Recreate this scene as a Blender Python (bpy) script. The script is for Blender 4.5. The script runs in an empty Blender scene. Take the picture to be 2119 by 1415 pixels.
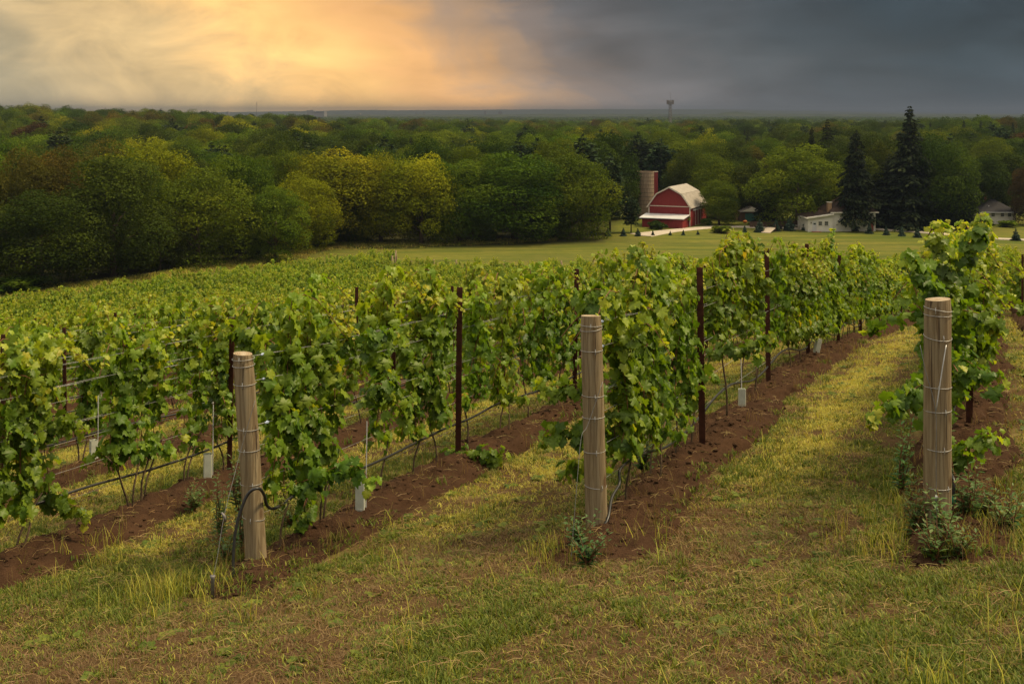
import bpy, math, random
import numpy as np
from mathutils import Vector, Matrix
R = math.radians
PI = math.pi
sc = bpy.context.scene
col = sc.collection

# ------------------------------------------------------------------ camera
F = 2400.0            # focal length in pixels of a 2119 px wide frame
cam_d = bpy.data.cameras.new('camera')
cam = bpy.data.objects.new('camera', cam_d)
col.objects.link(cam)
cam_d.sensor_width = 36.0
cam_d.lens = F / 2119 * 36
cam_d.shift_y = -(707.5 - 236) / 2119
cam_d.clip_start = 0.1
cam_d.clip_end = 30000
cam.location = (0, 0, 0)
cam.rotation_euler = (R(90), 0, 0)
sc.camera = cam

# ------------------------------------------------------------------ world (overcast sunset sky)
SUN_AZ, SUN_EL = R(84), R(56)
world = bpy.data.worlds.new('World')
sc.world = world
world.use_nodes = True


def world_nodes():
    nt = world.node_tree
    nt.nodes.clear()
    L = nt.links.new
    N = nt.nodes.new

    def math_(op, a, b=None, c=None, clamp=False):
        n = N('ShaderNodeMath'); n.operation = op; n.use_clamp = clamp
        for i, v in enumerate((a, b, c)):
            if v is None: continue
            if isinstance(v, (int, float)): n.inputs[i].default_value = v
            else: L(v, n.inputs[i])
        return n.outputs[0]
    tc = N('ShaderNodeTexCoord')
    nv = N('ShaderNodeVectorMath'); nv.operation = 'NORMALIZE'
    L(tc.outputs['Generated'], nv.inputs[0])
    sep = N('ShaderNodeSeparateXYZ'); L(nv.outputs[0], sep.inputs[0])
    x, y, z = sep.outputs
    az = math_('MULTIPLY', math_('ARCTAN2', x, y), 180 / PI)
    el = math_('MULTIPLY', math_('ARCSINE', z), 180 / PI)
    elp = math_('MAXIMUM', el, 0.0)
    # cloud noises, in angle space (degrees)
    cmb = N('ShaderNodeCombineXYZ')
    L(math_('MULTIPLY', az, 0.14), cmb.inputs[0]); L(math_('MULTIPLY', el, 0.27), cmb.inputs[1])
    mp = N('ShaderNodeMapping'); mp.inputs['Rotation'].default_value[2] = R(30)
    L(cmb.outputs[0], mp.inputs[0])
    n1 = N('ShaderNodeTexNoise'); n1.inputs['Scale'].default_value = 1.2; n1.inputs['Detail'].default_value = 8
    n1.inputs['Roughness'].default_value = 0.58; n1.inputs['Distortion'].default_value = 1.1
    L(mp.outputs[0], n1.inputs['Vector'])
    mp2 = N('ShaderNodeMapping'); mp2.inputs['Rotation'].default_value[2] = R(-34); mp2.inputs['Scale'].default_value = (0.75, 1.5, 1)
    mp2.inputs['Location'].default_value = (3.1, 7.7, 0)
    L(cmb.outputs[0], mp2.inputs[0])
    n2 = N('ShaderNodeTexNoise'); n2.inputs['Scale'].default_value = 1.0; n2.inputs['Detail'].default_value = 7
    n2.inputs['Distortion'].default_value = 0.3
    L(mp2.outputs[0], n2.inputs['Vector'])
    c1 = math_('SUBTRACT', n1.outputs[0], 0.5)
    c2 = math_('SUBTRACT', n2.outputs[0], 0.5)
    # azimuth, bent by the clouds so that the rain curtain leans
    azw = math_('ADD', az, math_('ADD', math_('MULTIPLY', c1, 10.0), math_('MULTIPLY', math_('MINIMUM', elp, 8.0), 0.85)))
    ramp = N('ShaderNodeValToRGB')
    L(math_('ADD', math_('DIVIDE', azw, 360.0), 0.5), ramp.inputs[0])
    stops = [(-180, (.30, .31, .33)), (-90, (.40, .39, .37)), (-45, (.46, .42, .33)), (-23, (.40, .33, .20)), (-15, (.68, .47, .215)),
             (-7.5, (1.05, .60, .20)), (-2, (.80, .42, .15)), (1.5, (.40, .255, .15)), (4.5, (.20, .155, .130)), (8, (.115, .108, .108)),
             (13, (.072, .078, .084)), (18, (.042, .052, .060)), (24, (.026, .038, .047)), (50, (.09, .11, .13)), (100, (.22, .235, .25)), (180, (.30, .31, .33))]
    cr = ramp.color_ramp
    cr.interpolation = 'EASE'
    while len(cr.elements) < len(stops): cr.elements.new(0.5)
    for e_, (a, c) in zip(cr.elements, stops): e_.position = a / 360 + .5
    for e_, (a, c) in zip(cr.elements, stops): e_.color = (*c, 1)
    # brighter band of air over the horizon, cloud light and dark
    hz = math_('EXPONENT', math_('MULTIPLY', elp, -0.75))
    east = N('ShaderNodeMapRange'); east.inputs[1].default_value = -6; east.inputs[2].default_value = 8
    L(az, east.inputs[0])
    gain = math_('ADD', 1.0, math_('MULTIPLY', hz, math_('ADD', 0.15, math_('MULTIPLY', east.outputs[0], 0.5))))
    gain = math_('MULTIPLY', gain, math_('ADD', 1.0, math_('ADD', math_('MULTIPLY', c1, 0.9), math_('MULTIPLY', c2, math_('ADD', 0.75, math_('MULTIPLY', east.outputs[0], 1.0))))))
    low_top = N('ShaderNodeMapRange'); low_top.interpolation_type = 'SMOOTHSTEP'
    for i, v in enumerate((1.0, 8.0, 1.0, 0.78)): low_top.inputs[i + 1].default_value = v
    L(el, low_top.inputs[0])
    gain = math_('MULTIPLY', gain, low_top.outputs[0])
    lowc = N('ShaderNodeVectorMath'); lowc.operation = 'SCALE'
    gain = math_('MULTIPLY', gain, .73)
    L(ramp.outputs[0], lowc.inputs[0]); L(gain, lowc.inputs['Scale'])
    # high overcast, brighter towards the zenith
    up = N('ShaderNodeMapRange'); up.interpolation_type = 'SMOOTHSTEP'
    for i, v in enumerate((8.0, 62.0, 0.0, 1.0)): up.inputs[i + 1].default_value = v
    L(el, up.inputs[0])
    mix = N('ShaderNodeMix'); mix.data_type = 'RGBA'
    L(up.outputs[0], mix.inputs['Factor']); L(lowc.outputs[0], mix.inputs['A'])
    mix.inputs['B'].default_value = (1.10, .99, .76, 1)
    bg = N('ShaderNodeBackground'); bg.inputs[1].default_value = 1.0
    L(mix.outputs['Result'], bg.inputs[0])
    # clear sky above the cloud cover, thinly showing through
    sky = N('ShaderNodeTexSky'); sky.sky_type = 'NISHITA'; sky.sun_disc = False
    sky.sun_elevation = SUN_EL; sky.sun_rotation = SUN_AZ
    bg2 = N('ShaderNodeBackground'); bg2.inputs[1].default_value = 0.05
    L(sky.outputs[0], bg2.inputs[0])
    ms = N('ShaderNodeMixShader'); ms.inputs[0].default_value = 0.04
    L(bg.outputs[0], ms.inputs[1]); L(bg2.outputs[0], ms.inputs[2])
    out = N('ShaderNodeOutputWorld'); L(ms.outputs[0], out.inputs[0])


world_nodes()
world.cycles.sampling_method = 'AUTOMATIC'

sun_d = bpy.data.lights.new('sun', 'SUN')
sun = bpy.data.objects.new('sun', sun_d)
col.objects.link(sun)
sun_d.energy = 2.6
sun_d.angle = R(10)
sun_d.color = (1.0, 0.79, 0.47)
sd = Vector((math.sin(SUN_AZ) * math.cos(SUN_EL), math.cos(SUN_AZ) * math.cos(SUN_EL), math.sin(SUN_EL)))
sun.rotation_euler = sd.to_track_quat('Z', 'Y').to_euler()

sc.view_settings.view_transform = 'Standard'
sc.view_settings.look = 'None'
sc.view_settings.exposure = 0.95
sc.view_settings.gamma = 1.0
sc.view_settings.use_curve_mapping = False
cy = sc.cycles
cy.use_denoising = True
cy.max_bounces = 6
cy.diffuse_bounces = 3
cy.glossy_bounces = 2
cy.transmission_bounces = 4
cy.transparent_max_bounces = 4
cy.volume_bounces = 0
cy.sample_clamp_indirect = 6
cy.caustics_reflective = False
cy.caustics_refractive = False

# ------------------------------------------------------------------ helpers
rng = np.random.default_rng(7)
random.seed(7)


def _hash(ix, iy, seed):
    h = (ix.astype(np.int64) * 374761393 + iy.astype(np.int64) * 668265263 + seed * 1442695041) & 0xffffffff
    h = ((h ^ (h >> 13)) * 1274126177) & 0xffffffff
    return ((h ^ (h >> 16)) & 0xffff) / 65535.0


def vnoise(x, y, seed=0):
    x = np.asarray(x, float); y = np.asarray(y, float)
    ix = np.floor(x); iy = np.floor(y)
    fx = x - ix; fy = y - iy
    fx = fx * fx * (3 - 2 * fx); fy = fy * fy * (3 - 2 * fy)
    a = _hash(ix, iy, seed); b = _hash(ix + 1, iy, seed)
    c = _hash(ix, iy + 1, seed); d = _hash(ix + 1, iy + 1, seed)
    return (a * (1 - fx) + b * fx) * (1 - fy) + (c * (1 - fx) + d * fx) * fy


def fbm(x, y, oct=4, seed=0):
    s = 0; a = .5; t = 0
    x = np.asarray(x, float); y = np.asarray(y, float)
    for o in range(oct):
        s = s + a * vnoise(x, y, seed + o); t += a
        x = x * 2.03 + 11.3; y = y * 2.03 + 5.7; a *= .5
    return s / t


def sstep(a, b, x):
    t = np.clip((x - a) / (b - a), 0, 1)
    return t * t * (3 - 2 * t)


PY = [-80, -20, 0, 6, 9.3, 12.9, 16.7, 20.4, 24.3, 36.6, 60, 90, 120, 150, 185, 215, 250]
PZ = [.5, -1.6, -2.55, -3.14, -3.47, -3.80, -4.24, -4.77, -5.42, -7.55, -10.8, -13.4, -15.8, -19.6, -24.1, -25, -25]
CY = [-80, 10, 20, 24, 36, 60, 90, 120, 170]
CC = [.10, .10, .09, .085, .07, .055, .03, .015, 0]
_fy = np.arange(-80, 260, .5)
_fz = np.interp(_fy, PY, PZ)
_k = np.ones(9) / 9
_fz = np.convolve(np.pad(_fz, 4, mode='edge'), _k, 'valid')


def zt(x, y):
    """terrain height"""
    x = np.asarray(x, float); y = np.asarray(y, float)
    z = np.interp(y, _fy, _fz)
    z = z + np.interp(y, CY, CC) * 70 * np.tanh(x / 70)
    kk = (x - .4158 * y + 3.175) / 2.76 + 2          # rows counted to the left; beyond the last one the slope drops to the valley
    z = z + (np.minimum(z, -24.8) - z) * sstep(-20.3, -36, kk) * sstep(20, 70, y)
    z = z + 11.5 * np.exp(-((x + 330) / 230) ** 2 - ((y - 640) / 240) ** 2)
    z = z + 5 * np.exp(-((x - 300) / 160) ** 2 - ((y - 560) / 200) ** 2)
    z = z + (fbm(x / 160, y / 160, 3, 91) - .5) * 5 * sstep(260, 600, y)
    return z


def bare_n(x, y): return fbm(x * 2.3 + 9, y * 2.3, 3, 45) + .6 * fbm(x * .55, y * .55, 4, 44) + .15 * sstep(8.2, 6.4, y)


def z1(x, y): return float(zt(np.array([x]), np.array([y]))[0])


def at(px, py):
    """ground point seen at a pixel of the photograph"""
    sx = (px - 1059.5) / F; sz = -(py - 236) / F
    d = 4.0
    while d < 6000:
        if z1(sx * d, d) >= sz * d: break
        d *= 1.004
    return Vector((sx * d, d, z1(sx * d, d)))


def on(px, D):
    x = (px - 1059.5) / F * D
    return Vector((x, D, z1(x, D)))


def tag(o, label=None, cat=None, group=None, kind=None):
    if label: o['label'] = label
    if cat: o['category'] = cat
    if group: o['group'] = group
    if kind: o['kind'] = kind
    return o


def empty(name, loc=(0, 0, 0), rz=0.0, label=None, cat=None, group=None):
    o = bpy.data.objects.new(name, None)
    o.empty_display_size = .2
    col.objects.link(o)
    o.location = loc
    o.rotation_euler = (0, 0, rz)
    return tag(o, label, cat, group)


def link(name, me, parent=None, loc=None):
    o = bpy.data.objects.new(name, me)
    col.objects.link(o)
    if parent: o.parent = parent
    if loc is not None: o.location = loc
    return o


def mesh_np(name, verts, faces, mat=None, smooth=False, tone=None):
    """faces: int array (n,k); tone: float per vertex"""
    me = bpy.data.meshes.new(name)
    verts = np.asarray(verts, np.float32); faces = np.asarray(faces, np.int32)
    n, k = faces.shape
    me.vertices.add(len(verts)); me.vertices.foreach_set('co', verts.ravel())
    me.loops.add(n * k); me.loops.foreach_set('vertex_index', faces.ravel())
    me.polygons.add(n); me.polygons.foreach_set('loop_start', np.arange(0, n * k, k, dtype=np.int32))
    try: me.polygons.foreach_set('loop_total', np.full(n, k, np.int32))
    except Exception: pass
    me.update(calc_edges=True)
    if smooth: me.polygons.foreach_set('use_smooth', np.ones(n, bool))
    if tone is not None:
        a = me.attributes.new('tone', 'FLOAT', 'POINT'); a.data.foreach_set('value', np.asarray(tone, np.float32))
    if mat: me.materials.append(mat)
    me.validate()
    return me


class MB:
    """collects boxes, tubes and faces; builds ONE mesh"""
    def __init__(s): s.v = []; s.f = []

    def add(s, vs, fs):
        b = len(s.v); s.v += [tuple(v) for v in vs]; s.f += [tuple(i + b for i in f) for f in fs]; return s

    def box(s, x0, x1, y0, y1, z0, z1):
        return s.add([(x0, y0, z0), (x1, y0, z0), (x1, y1, z0), (x0, y1, z0), (x0, y0, z1), (x1, y0, z1), (x1, y1, z1), (x0, y1, z1)],
                     [(0, 3, 2, 1), (4, 5, 6, 7), (0, 1, 5, 4), (1, 2, 6, 5), (2, 3, 7, 6), (3, 0, 4, 7)])

    def prism(s, poly, y0, y1):
        """polygon in xz swept along y"""
        n = len(poly)
        vs = [(x, y0, z) for x, z in poly] + [(x, y1, z) for x, z in poly]
        return s.add(vs, [tuple(range(n)), tuple(range(2 * n - 1, n - 1, -1))] + [(i, n + i, n + (i + 1) % n, (i + 1) % n) for i in range(n)])

    def tube(s, pts, r, sides=6, cap=True):
        pts = [Vector(p) for p in pts]; n = len(pts)
        rs = r if isinstance(r, (list, tuple)) else [r] * n
        prev = None; rings = []
        for i, p in enumerate(pts):
            t = (pts[min(i + 1, n - 1)] - pts[max(i - 1, 0)]).normalized()
            if prev is None:
                a = t.orthogonal().normalized()
            else:
                a = prev - t * prev.dot(t)
                a = a.normalized() if a.length > 1e-6 else t.orthogonal().normalized()
            prev = a; b = t.cross(a)
            rings.append([p + (a * math.cos(q) + b * math.sin(q)) * rs[i] for q in [2 * PI * j / sides for j in range(sides)]])
        vs = [v for ring in rings for v in ring]; fs = []
        for i in range(n - 1):
            for j in range(sides):
                fs.append((i * sides + j, i * sides + (j + 1) % sides, (i + 1) * sides + (j + 1) % sides, (i + 1) * sides + j))
        if cap: fs += [tuple(range(sides - 1, -1, -1)), tuple((n - 1) * sides + j for j in range(sides))]
        return s.add(vs, fs)

    def ring(s, c, r, t, n=20, m=5, tilt=0.0, tz=0.0):
        """torus round z axis"""
        vs = []; fs = []
        for i in range(n):
            a = 2 * PI * i / n
            for j in range(m):
                b = 2 * PI * j / m
                rr = r + t * math.cos(b)
                vs.append((c[0] + rr * math.cos(a), c[1] + rr * math.sin(a), c[2] + t * math.sin(b) + tilt * math.cos(a) * r + tz * math.sin(a) * r))
                fs.append((i * m + j, ((i + 1) % n) * m + j, ((i + 1) % n) * m + (j + 1) % m, i * m + (j + 1) % m))
        return s.add(vs, fs)

    def mesh(s, name, mat=None, smooth=False):
        me = bpy.data.meshes.new(name); me.from_pydata(s.v, [], s.f)
        if smooth: me.polygons.foreach_set('use_smooth', [True] * len(me.polygons))
        if mat: me.materials.append(mat)
        me.update()
        return me

    def build(s, name, mat=None, parent=None, smooth=False): return link(name, s.mesh(name, mat, smooth), parent)


# ------------------------------------------------------------------ materials
M = {}


def new_mat(name):
    m = bpy.data.materials.new(name); m.use_nodes = True
    nt = m.node_tree; nt.nodes.clear()
    out = nt.nodes.new('ShaderNodeOutputMaterial')
    M[name] = m
    return m, nt, out


class NT:
    def __init__(s, nt): s.nt = nt

    def n(s, t, **kw):
        n = s.nt.nodes.new('ShaderNode' + t)
        for k, v in kw.items(): setattr(n, k, v)
        return n

    def l(s, a, b): s.nt.links.new(a, b)

    def setin(s, sock, v):
        if isinstance(v, bpy.types.NodeSocket): s.l(v, sock)
        elif isinstance(v, (tuple, list)) and len(v) == 3 and sock.type == 'RGBA': sock.default_value = (*v, 1)
        else: sock.default_value = v

    def math(s, op, a, b=0.0, clamp=False):
        n = s.n('Math', operation=op, use_clamp=clamp); s.setin(n.inputs[0], a); s.setin(n.inputs[1], b); return n.outputs[0]

    def mix(s, f, a, b, mode='MIX'):
        n = s.n('Mix', data_type='RGBA', blend_type=mode)
        s.setin(n.inputs['Factor'], f); s.setin(n.inputs['A'], a); s.setin(n.inputs['B'], b); return n.outputs['Result']

    def noise(s, vec, scale, detail=4, rough=.55, dist=0.0):
        n = s.n('TexNoise'); n.inputs['Scale'].default_value = scale; n.inputs['Detail'].default_value = detail
        n.inputs['Roughness'].default_value = rough; n.inputs['Distortion'].default_value = dist
        if vec is not None: s.l(vec, n.inputs['Vector'])
        return n.outputs[0]

    def rng(s, v, a, b, c=0.0, d=1.0):
        n = s.n('MapRange'); s.setin(n.inputs[0], v)
        for i, q in enumerate((a, b, c, d)): n.inputs[i + 1].default_value = q
        return n.outputs[0]

    def mapping(s, vec, scale=(1, 1, 1), rot=(0, 0, 0), loc=(0, 0, 0)):
        n = s.n('Mapping'); s.l(vec, n.inputs[0]); n.inputs['Scale'].default_value = scale
        n.inputs['Rotation'].default_value = rot; n.inputs['Location'].default_value = loc; return n.outputs[0]

    def ramp(s, v, stops):
        n = s.n('ValToRGB'); s.l(v, n.inputs[0]); cr = n.color_ramp
        while len(cr.elements) < len(stops): cr.elements.new(.5)
        for e, (p, c) in zip(cr.elements, stops): e.position = p
        for e, (p, c) in zip(cr.elements, stops): e.color = (*c, 1)
        return n.outputs[0]

    def bsdf(s, colr, rough=.6, spec=.3, metal=0.0, bump=None, bstr=.3, bdist=.02):
        b = s.n('BsdfPrincipled')
        s.setin(b.inputs['Base Color'], colr); s.setin(b.inputs['Roughness'], rough)
        b.inputs['Specular IOR Level'].default_value = spec; b.inputs['Metallic'].default_value = metal
        if bump is not None:
            bn = s.n('Bump'); bn.inputs['Strength'].default_value = bstr; bn.inputs['Distance'].default_value = bdist
            s.l(bump, bn.inputs['Height']); s.l(bn.outputs[0], b.inputs['Normal'])
        return b.outputs[0]


def simple(name, c, rough=.6, spec=.3, metal=0.0, var=.25, scale=6.0, bstr=.15, bdist=.01):
    m, nt, out = new_mat(name); q = NT(nt)
    tc = q.n('TexCoord').outputs['Object']
    nz = q.noise(tc, scale, 5)
    f = q.rng(nz, .3, .7, 1 - var, 1 + var * .6)
    cc = q.mix(1.0, c, q.n('CombineColor').outputs[0], 'MULTIPLY')
    comb = nt.nodes[-1] if False else [x for x in nt.nodes if x.bl_idname == 'ShaderNodeCombineColor'][0]
    for i in range(3): q.l(f, comb.inputs[i])
    q.l(q.bsdf(cc, rough, spec, metal, nz, bstr, bdist), out.inputs[0])
    return m


def leafmat(name, stops, trans=.35, rough=.5, spec=.25, hue=.0, val=.25, tint=(1.25, 1.15, .55)):
    """colour by per-leaf tone, shifted a little per object"""
    m, nt, out = new_mat(name); q = NT(nt)
    at_ = q.n('Attribute', attribute_name='tone')
    oi = q.n('ObjectInfo')
    c = q.ramp(at_.outputs['Fac'], stops)
    hs = q.n('HueSaturation')
    q.l(q.rng(oi.outputs['Random'], 0, 1, .5 - hue, .5 + hue), hs.inputs['Hue'])
    r2 = q.math('FRACT', q.math('MULTIPLY', oi.outputs['Random'], 17.31))
    q.l(q.rng(r2, 0, 1, 1 - val, 1 + val), hs.inputs['Value'])
    q.l(c, hs.inputs['Color'])
    d = q.bsdf(hs.outputs[0], rough, spec)
    t = q.n('BsdfTranslucent')
    q.l(q.mix(1.0, hs.outputs[0], tint, 'MULTIPLY'), t.inputs[0])
    ms = q.n('MixShader'); ms.inputs[0].default_value = trans
    q.l(d, ms.inputs[1]); q.l(t.outputs[0], ms.inputs[2]); q.l(ms.outputs[0], out.inputs[0])
    return m


leafmat('vine_leaf', [(0, (.022, .055, .009)), (.35, (.078, .142, .012)), (.65, (.160, .235, .016)), (.86, (.27, .33, .026)), (.93, (.34, .33, .033)), (1, (.36, .20, .03))],
        trans=.44, rough=.45, spec=.28, hue=.012, val=.14, tint=(1.5, 1.45, .5))
leafmat('leaf_dark', [(0, (.016, .030, .005)), (.5, (.038, .060, .007)), (1, (.082, .106, .011))], hue=.02, val=.3, trans=.32, spec=.03, rough=.8)
leafmat('leaf_mid', [(0, (.026, .048, .005)), (.5, (.068, .104, .007)), (1, (.145, .175, .012))], hue=.02, val=.25, trans=.32, spec=.03, rough=.8)
leafmat('leaf_yellow', [(0, (.040, .058, .004)), (.5, (.135, .155, .006)), (1, (.28, .27, .010))], hue=.012, val=.15, trans=.32, spec=.03, rough=.8)
leafmat('leaf_olive', [(0, (.030, .036, .006)), (.5, (.066, .062, .009)), (1, (.135, .108, .015))], hue=.02, val=.25, trans=.32, spec=.03, rough=.8)
leafmat('leaf_rust', [(0, (.022, .018, .008)), (.5, (.055, .036, .013)), (1, (.095, .060, .018))], hue=.02, val=.25, trans=.32, spec=.03, rough=.8)
leafmat('needle_pine', [(0, (.012, .025, .011)), (.5, (.026, .045, .017)), (1, (.052, .068, .024))], hue=.02, val=.25, trans=.1, spec=.03, rough=.8)
leafmat('needle_dark', [(0, (.006, .011, .006)), (.5, (.013, .020, .009)), (1, (.026, .032, .012))], hue=.02, val=.25, trans=.08, spec=.03, rough=.8)
leafmat('needle_blue', [(0, (.016, .034, .026)), (.5, (.034, .058, .042)), (1, (.06, .085, .06))], hue=.015, val=.2, trans=.1, spec=.03, rough=.8)
leafmat('weed_leaf', [(0, (.030, .075, .018)), (.5, (.062, .125, .035)), (1, (.14, .19, .07))], hue=.02, val=.2, trans=.35)
leafmat('grass_blade', [(0, (.045, .075, .008)), (.3, (.105, .135, .015)), (.55, (.44, .40, .070)), (.8, (.235, .175, .062)), (.92, (.185, .125, .052)), (1, (.145, .090, .042))],  # brightest yellow stop paints the lit lane strip into the blades
        hue=.015, val=.22, trans=.35, rough=.55, spec=.2)
leafmat('dry_grass', [(0, (.16, .115, .04)), (.5, (.27, .19, .075)), (1, (.36, .26, .11))], hue=.02, val=.2, trans=.3)
leafmat('grape_skin', [(0, (.09, .10, .02)), (1, (.20, .17, .04))], trans=.15, rough=.35)
simple('bark', (.085, .060, .042), .9, .1, var=.5, scale=9, bstr=.6)
simple('bark_dark', (.035, .026, .020), .9, .1, var=.5, scale=3, bstr=.6)
simple('cane', (.16, .075, .035), .7, .2, var=.4, scale=20)
simple('vine_bark', (.10, .070, .045), .9, .1, var=.5, scale=30, bstr=.6)
simple('wire_metal', (.36, .36, .36), .5, .4, .5, var=.25, scale=30)
simple('old_wire', (.13, .13, .13), .6, .3, .3, var=.3, scale=30)
simple('hose_black', (.018, .018, .019), .42, .45, var=.2, scale=14)
simple('tube_plastic', (.46, .48, .41), .5, .35, var=.14, scale=12)
simple('green_plastic', (.02, .22, .10), .4, .4)
simple('rusty_steel', (.055, .019, .011), .8, .2, .1, var=.5, scale=18, bstr=.3)
simple('cloth_tag', (.30, .36, .50), .7, .2)
simple('barn_trim', (.50, .44, .38), .6)
simple('white_paint', (.54, .51, .45), .6, var=.12, scale=1.2)
simple('white_metal', (.44, .44, .45), .45, .4, var=.14, scale=.8)
simple('roof_brown', (.05, .032, .025), .85, .15, var=.35, scale=4)
simple('roof_dark', (.022, .021, .024), .8, .15, var=.3, scale=4)
simple('roof_grey', (.16, .14, .13), .8, .15, var=.3, scale=4)
simple('brick_red', (.22, .085, .05), .85, .15, var=.4, scale=9)
simple('brick_tan', (.30, .19, .11), .85, .15, var=.4, scale=9)
simple('window_glass', (.030, .034, .036), .08, .6, var=.1)
simple('teal_paint', (.025, .095, .085), .6)
simple('dark_wood', (.075, .042, .026), .8, var=.4, scale=8)
simple('grey_wood', (.32, .27, .21), .85, var=.4, scale=8)
simple('red_paint', (.24, .028, .022), .6)
simple('orange_skin', (.55, .17, .03), .5)
simple('car_black', (.012, .013, .016), .22, .6, var=.1)
simple('bonnet_sheen', (.38, .40, .42), .25, .6, var=.1)
simple('tyre_rubber', (.02, .02, .02), .9, .1)
simple('chrome', (.5, .5, .52), .25, .5, .8, var=.1)
simple('lamp_and_sheen_glass', (.7, .7, .66), .15, .6, var=.05)
simple('tower_steel', (.16, .15, .15), .6, .3, .3)
simple('pale_concrete', (.25, .235, .215), .85, .1, var=.15, scale=.05)
simple('far_concrete', (.17, .16, .15), .85, .1, var=.15, scale=.05)
simple('clod', (.052, .029, .017), .95, .05, var=.5, scale=40, bstr=.5)


def mat_wood():
    m, nt, out = new_mat('post_wood'); q = NT(nt)
    tc = q.n('TexCoord').outputs['Object']
    g = q.noise(q.mapping(tc, (34, 34, 1.6)), 1.0, 8, .65, .8)
    g2 = q.noise(q.mapping(tc, (9, 9, .9)), 1.0, 4, .5)
    b = q.noise(tc, 2.6, 4)
    wv = q.n('TexWave', wave_type='BANDS', bands_direction='X'); q.l(q.mapping(tc, (2.2, 2.2, .28)), wv.inputs['Vector'])
    wv.inputs['Scale'].default_value = 3.2; wv.inputs['Distortion'].default_value = 9; wv.inputs['Detail'].default_value = 2; wv.inputs['Detail Scale'].default_value = 1.4
    c = q.ramp(g, [(.22, (.085, .058, .032)), (.40, (.165, .122, .070)), (.60, (.245, .192, .118)), (.8, (.33, .275, .185))])
    c = q.mix(q.rng(wv.outputs[0], .72, .95, 0, .5), c, (.10, .064, .034))
    c = q.mix(q.rng(g2, .5, .75, 0, .45), c, (.15, .115, .068))
    c = q.mix(q.rng(b, .52, .72, 0, .4), c, (.15, .14, .10))
    vo = q.n('TexVoronoi'); q.l(q.mapping(tc, (4.2, 4.2, 2.6)), vo.inputs['Vector']); vo.inputs['Scale'].default_value = 1.0
    kn = q.rng(vo.outputs['Distance'], .10, .16, 1, 0)
    c = q.mix(q.math('MULTIPLY', kn, .75), c, (.09, .05, .025))
    ck = q.noise(q.mapping(tc, (55, 55, .8)), 1.0, 2, .5)
    ckm = q.rng(ck, .63, .69, 0, 1)
    c = q.mix(ckm, c, (.045, .03, .02))
    g = q.math('SUBTRACT', g, q.math('MULTIPLY', ckm, .8))
    q.l(q.bsdf(c, .85, .12, 0, g, .8, .010), out.inputs[0])
    m, nt, out = new_mat('end_grain'); q = NT(nt)
    tc = q.n('TexCoord').outputs['Object']
    w = q.n('TexWave', wave_type='RINGS', rings_direction='Z'); q.l(tc, w.inputs['Vector'])
    w.inputs['Scale'].default_value = 22; w.inputs['Distortion'].default_value = 2.5
    c = q.mix(w.outputs[0], (.30, .23, .15), (.16, .115, .07))
    c = q.mix(q.rng(q.noise(tc, 12, 4), .45, .7, 0, .7), c, (.40, .36, .29))
    q.l(q.bsdf(c, .9, .1, 0, w.outputs[0], .4, .004), out.inputs[0])


def mat_barn():
    m, nt, out = new_mat('barn_red'); q = NT(nt)
    tc = q.n('TexCoord').outputs['Object']
    s = q.n('SeparateXYZ'); q.l(tc, s.inputs[0])
    st = q.math('FRACT', q.math('MULTIPLY', q.math('ADD', s.outputs[0], s.outputs[1]), 3.3))
    line = q.math('LESS_THAN', st, .14)
    n = q.noise(q.mapping(tc, (3, 3, .4)), 2, 5)
    c = q.mix(q.rng(n, .3, .7), (.150, .014, .015), (.205, .026, .025))
    c = q.mix(q.math('MULTIPLY', line, .55), c, (.085, .010, .012))
    q.l(q.bsdf(c, .6, .25), out.inputs[0])
    m, nt, out = new_mat('barn_roof'); q = NT(nt)
    tc = q.n('TexCoord').outputs['Object']
    n = q.noise(q.mapping(tc, (.6, .25, .6)), 3, 5)
    c = q.mix(q.rng(n, .3, .7), (.22, .195, .165), (.30, .27, .235))
    s = q.n('SeparateXYZ'); q.l(tc, s.inputs[0])
    st = q.math('FRACT', q.math('MULTIPLY', s.outputs[1], 1.1))
    c = q.mix(q.math('MULTIPLY', q.math('LESS_THAN', st, .1), .25), c, (.25, .2, .16))
    q.l(q.bsdf(c, .55, .3), out.inputs[0])
    m, nt, out = new_mat('silo_stave'); q = NT(nt)
    tc = q.n('TexCoord').outputs['Object']
    n = q.noise(q.mapping(tc, (2.2, 2.2, .35)), 2.4, 6)
    n2 = q.noise(q.mapping(tc, (6, 6, .1)), 2, 3)
    c = q.mix(q.rng(n, .3, .7), (.16, .115, .078), (.29, .22, .155))
    c = q.mix(q.rng(n2, .52, .75, 0, .6), c, (.13, .09, .06))
    q.l(q.bsdf(c, .9, .1), out.inputs[0])


ROW_T = 998 / 2400.0        # dx/dy of the vine rows
ROW_C = .68 - ROW_T * 9.27  # x of row 2 at y = 0
ROW_W = 2.76                # spacing measured along x
TH = math.atan(ROW_T)
UX, UY = math.sin(TH), math.cos(TH)


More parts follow.
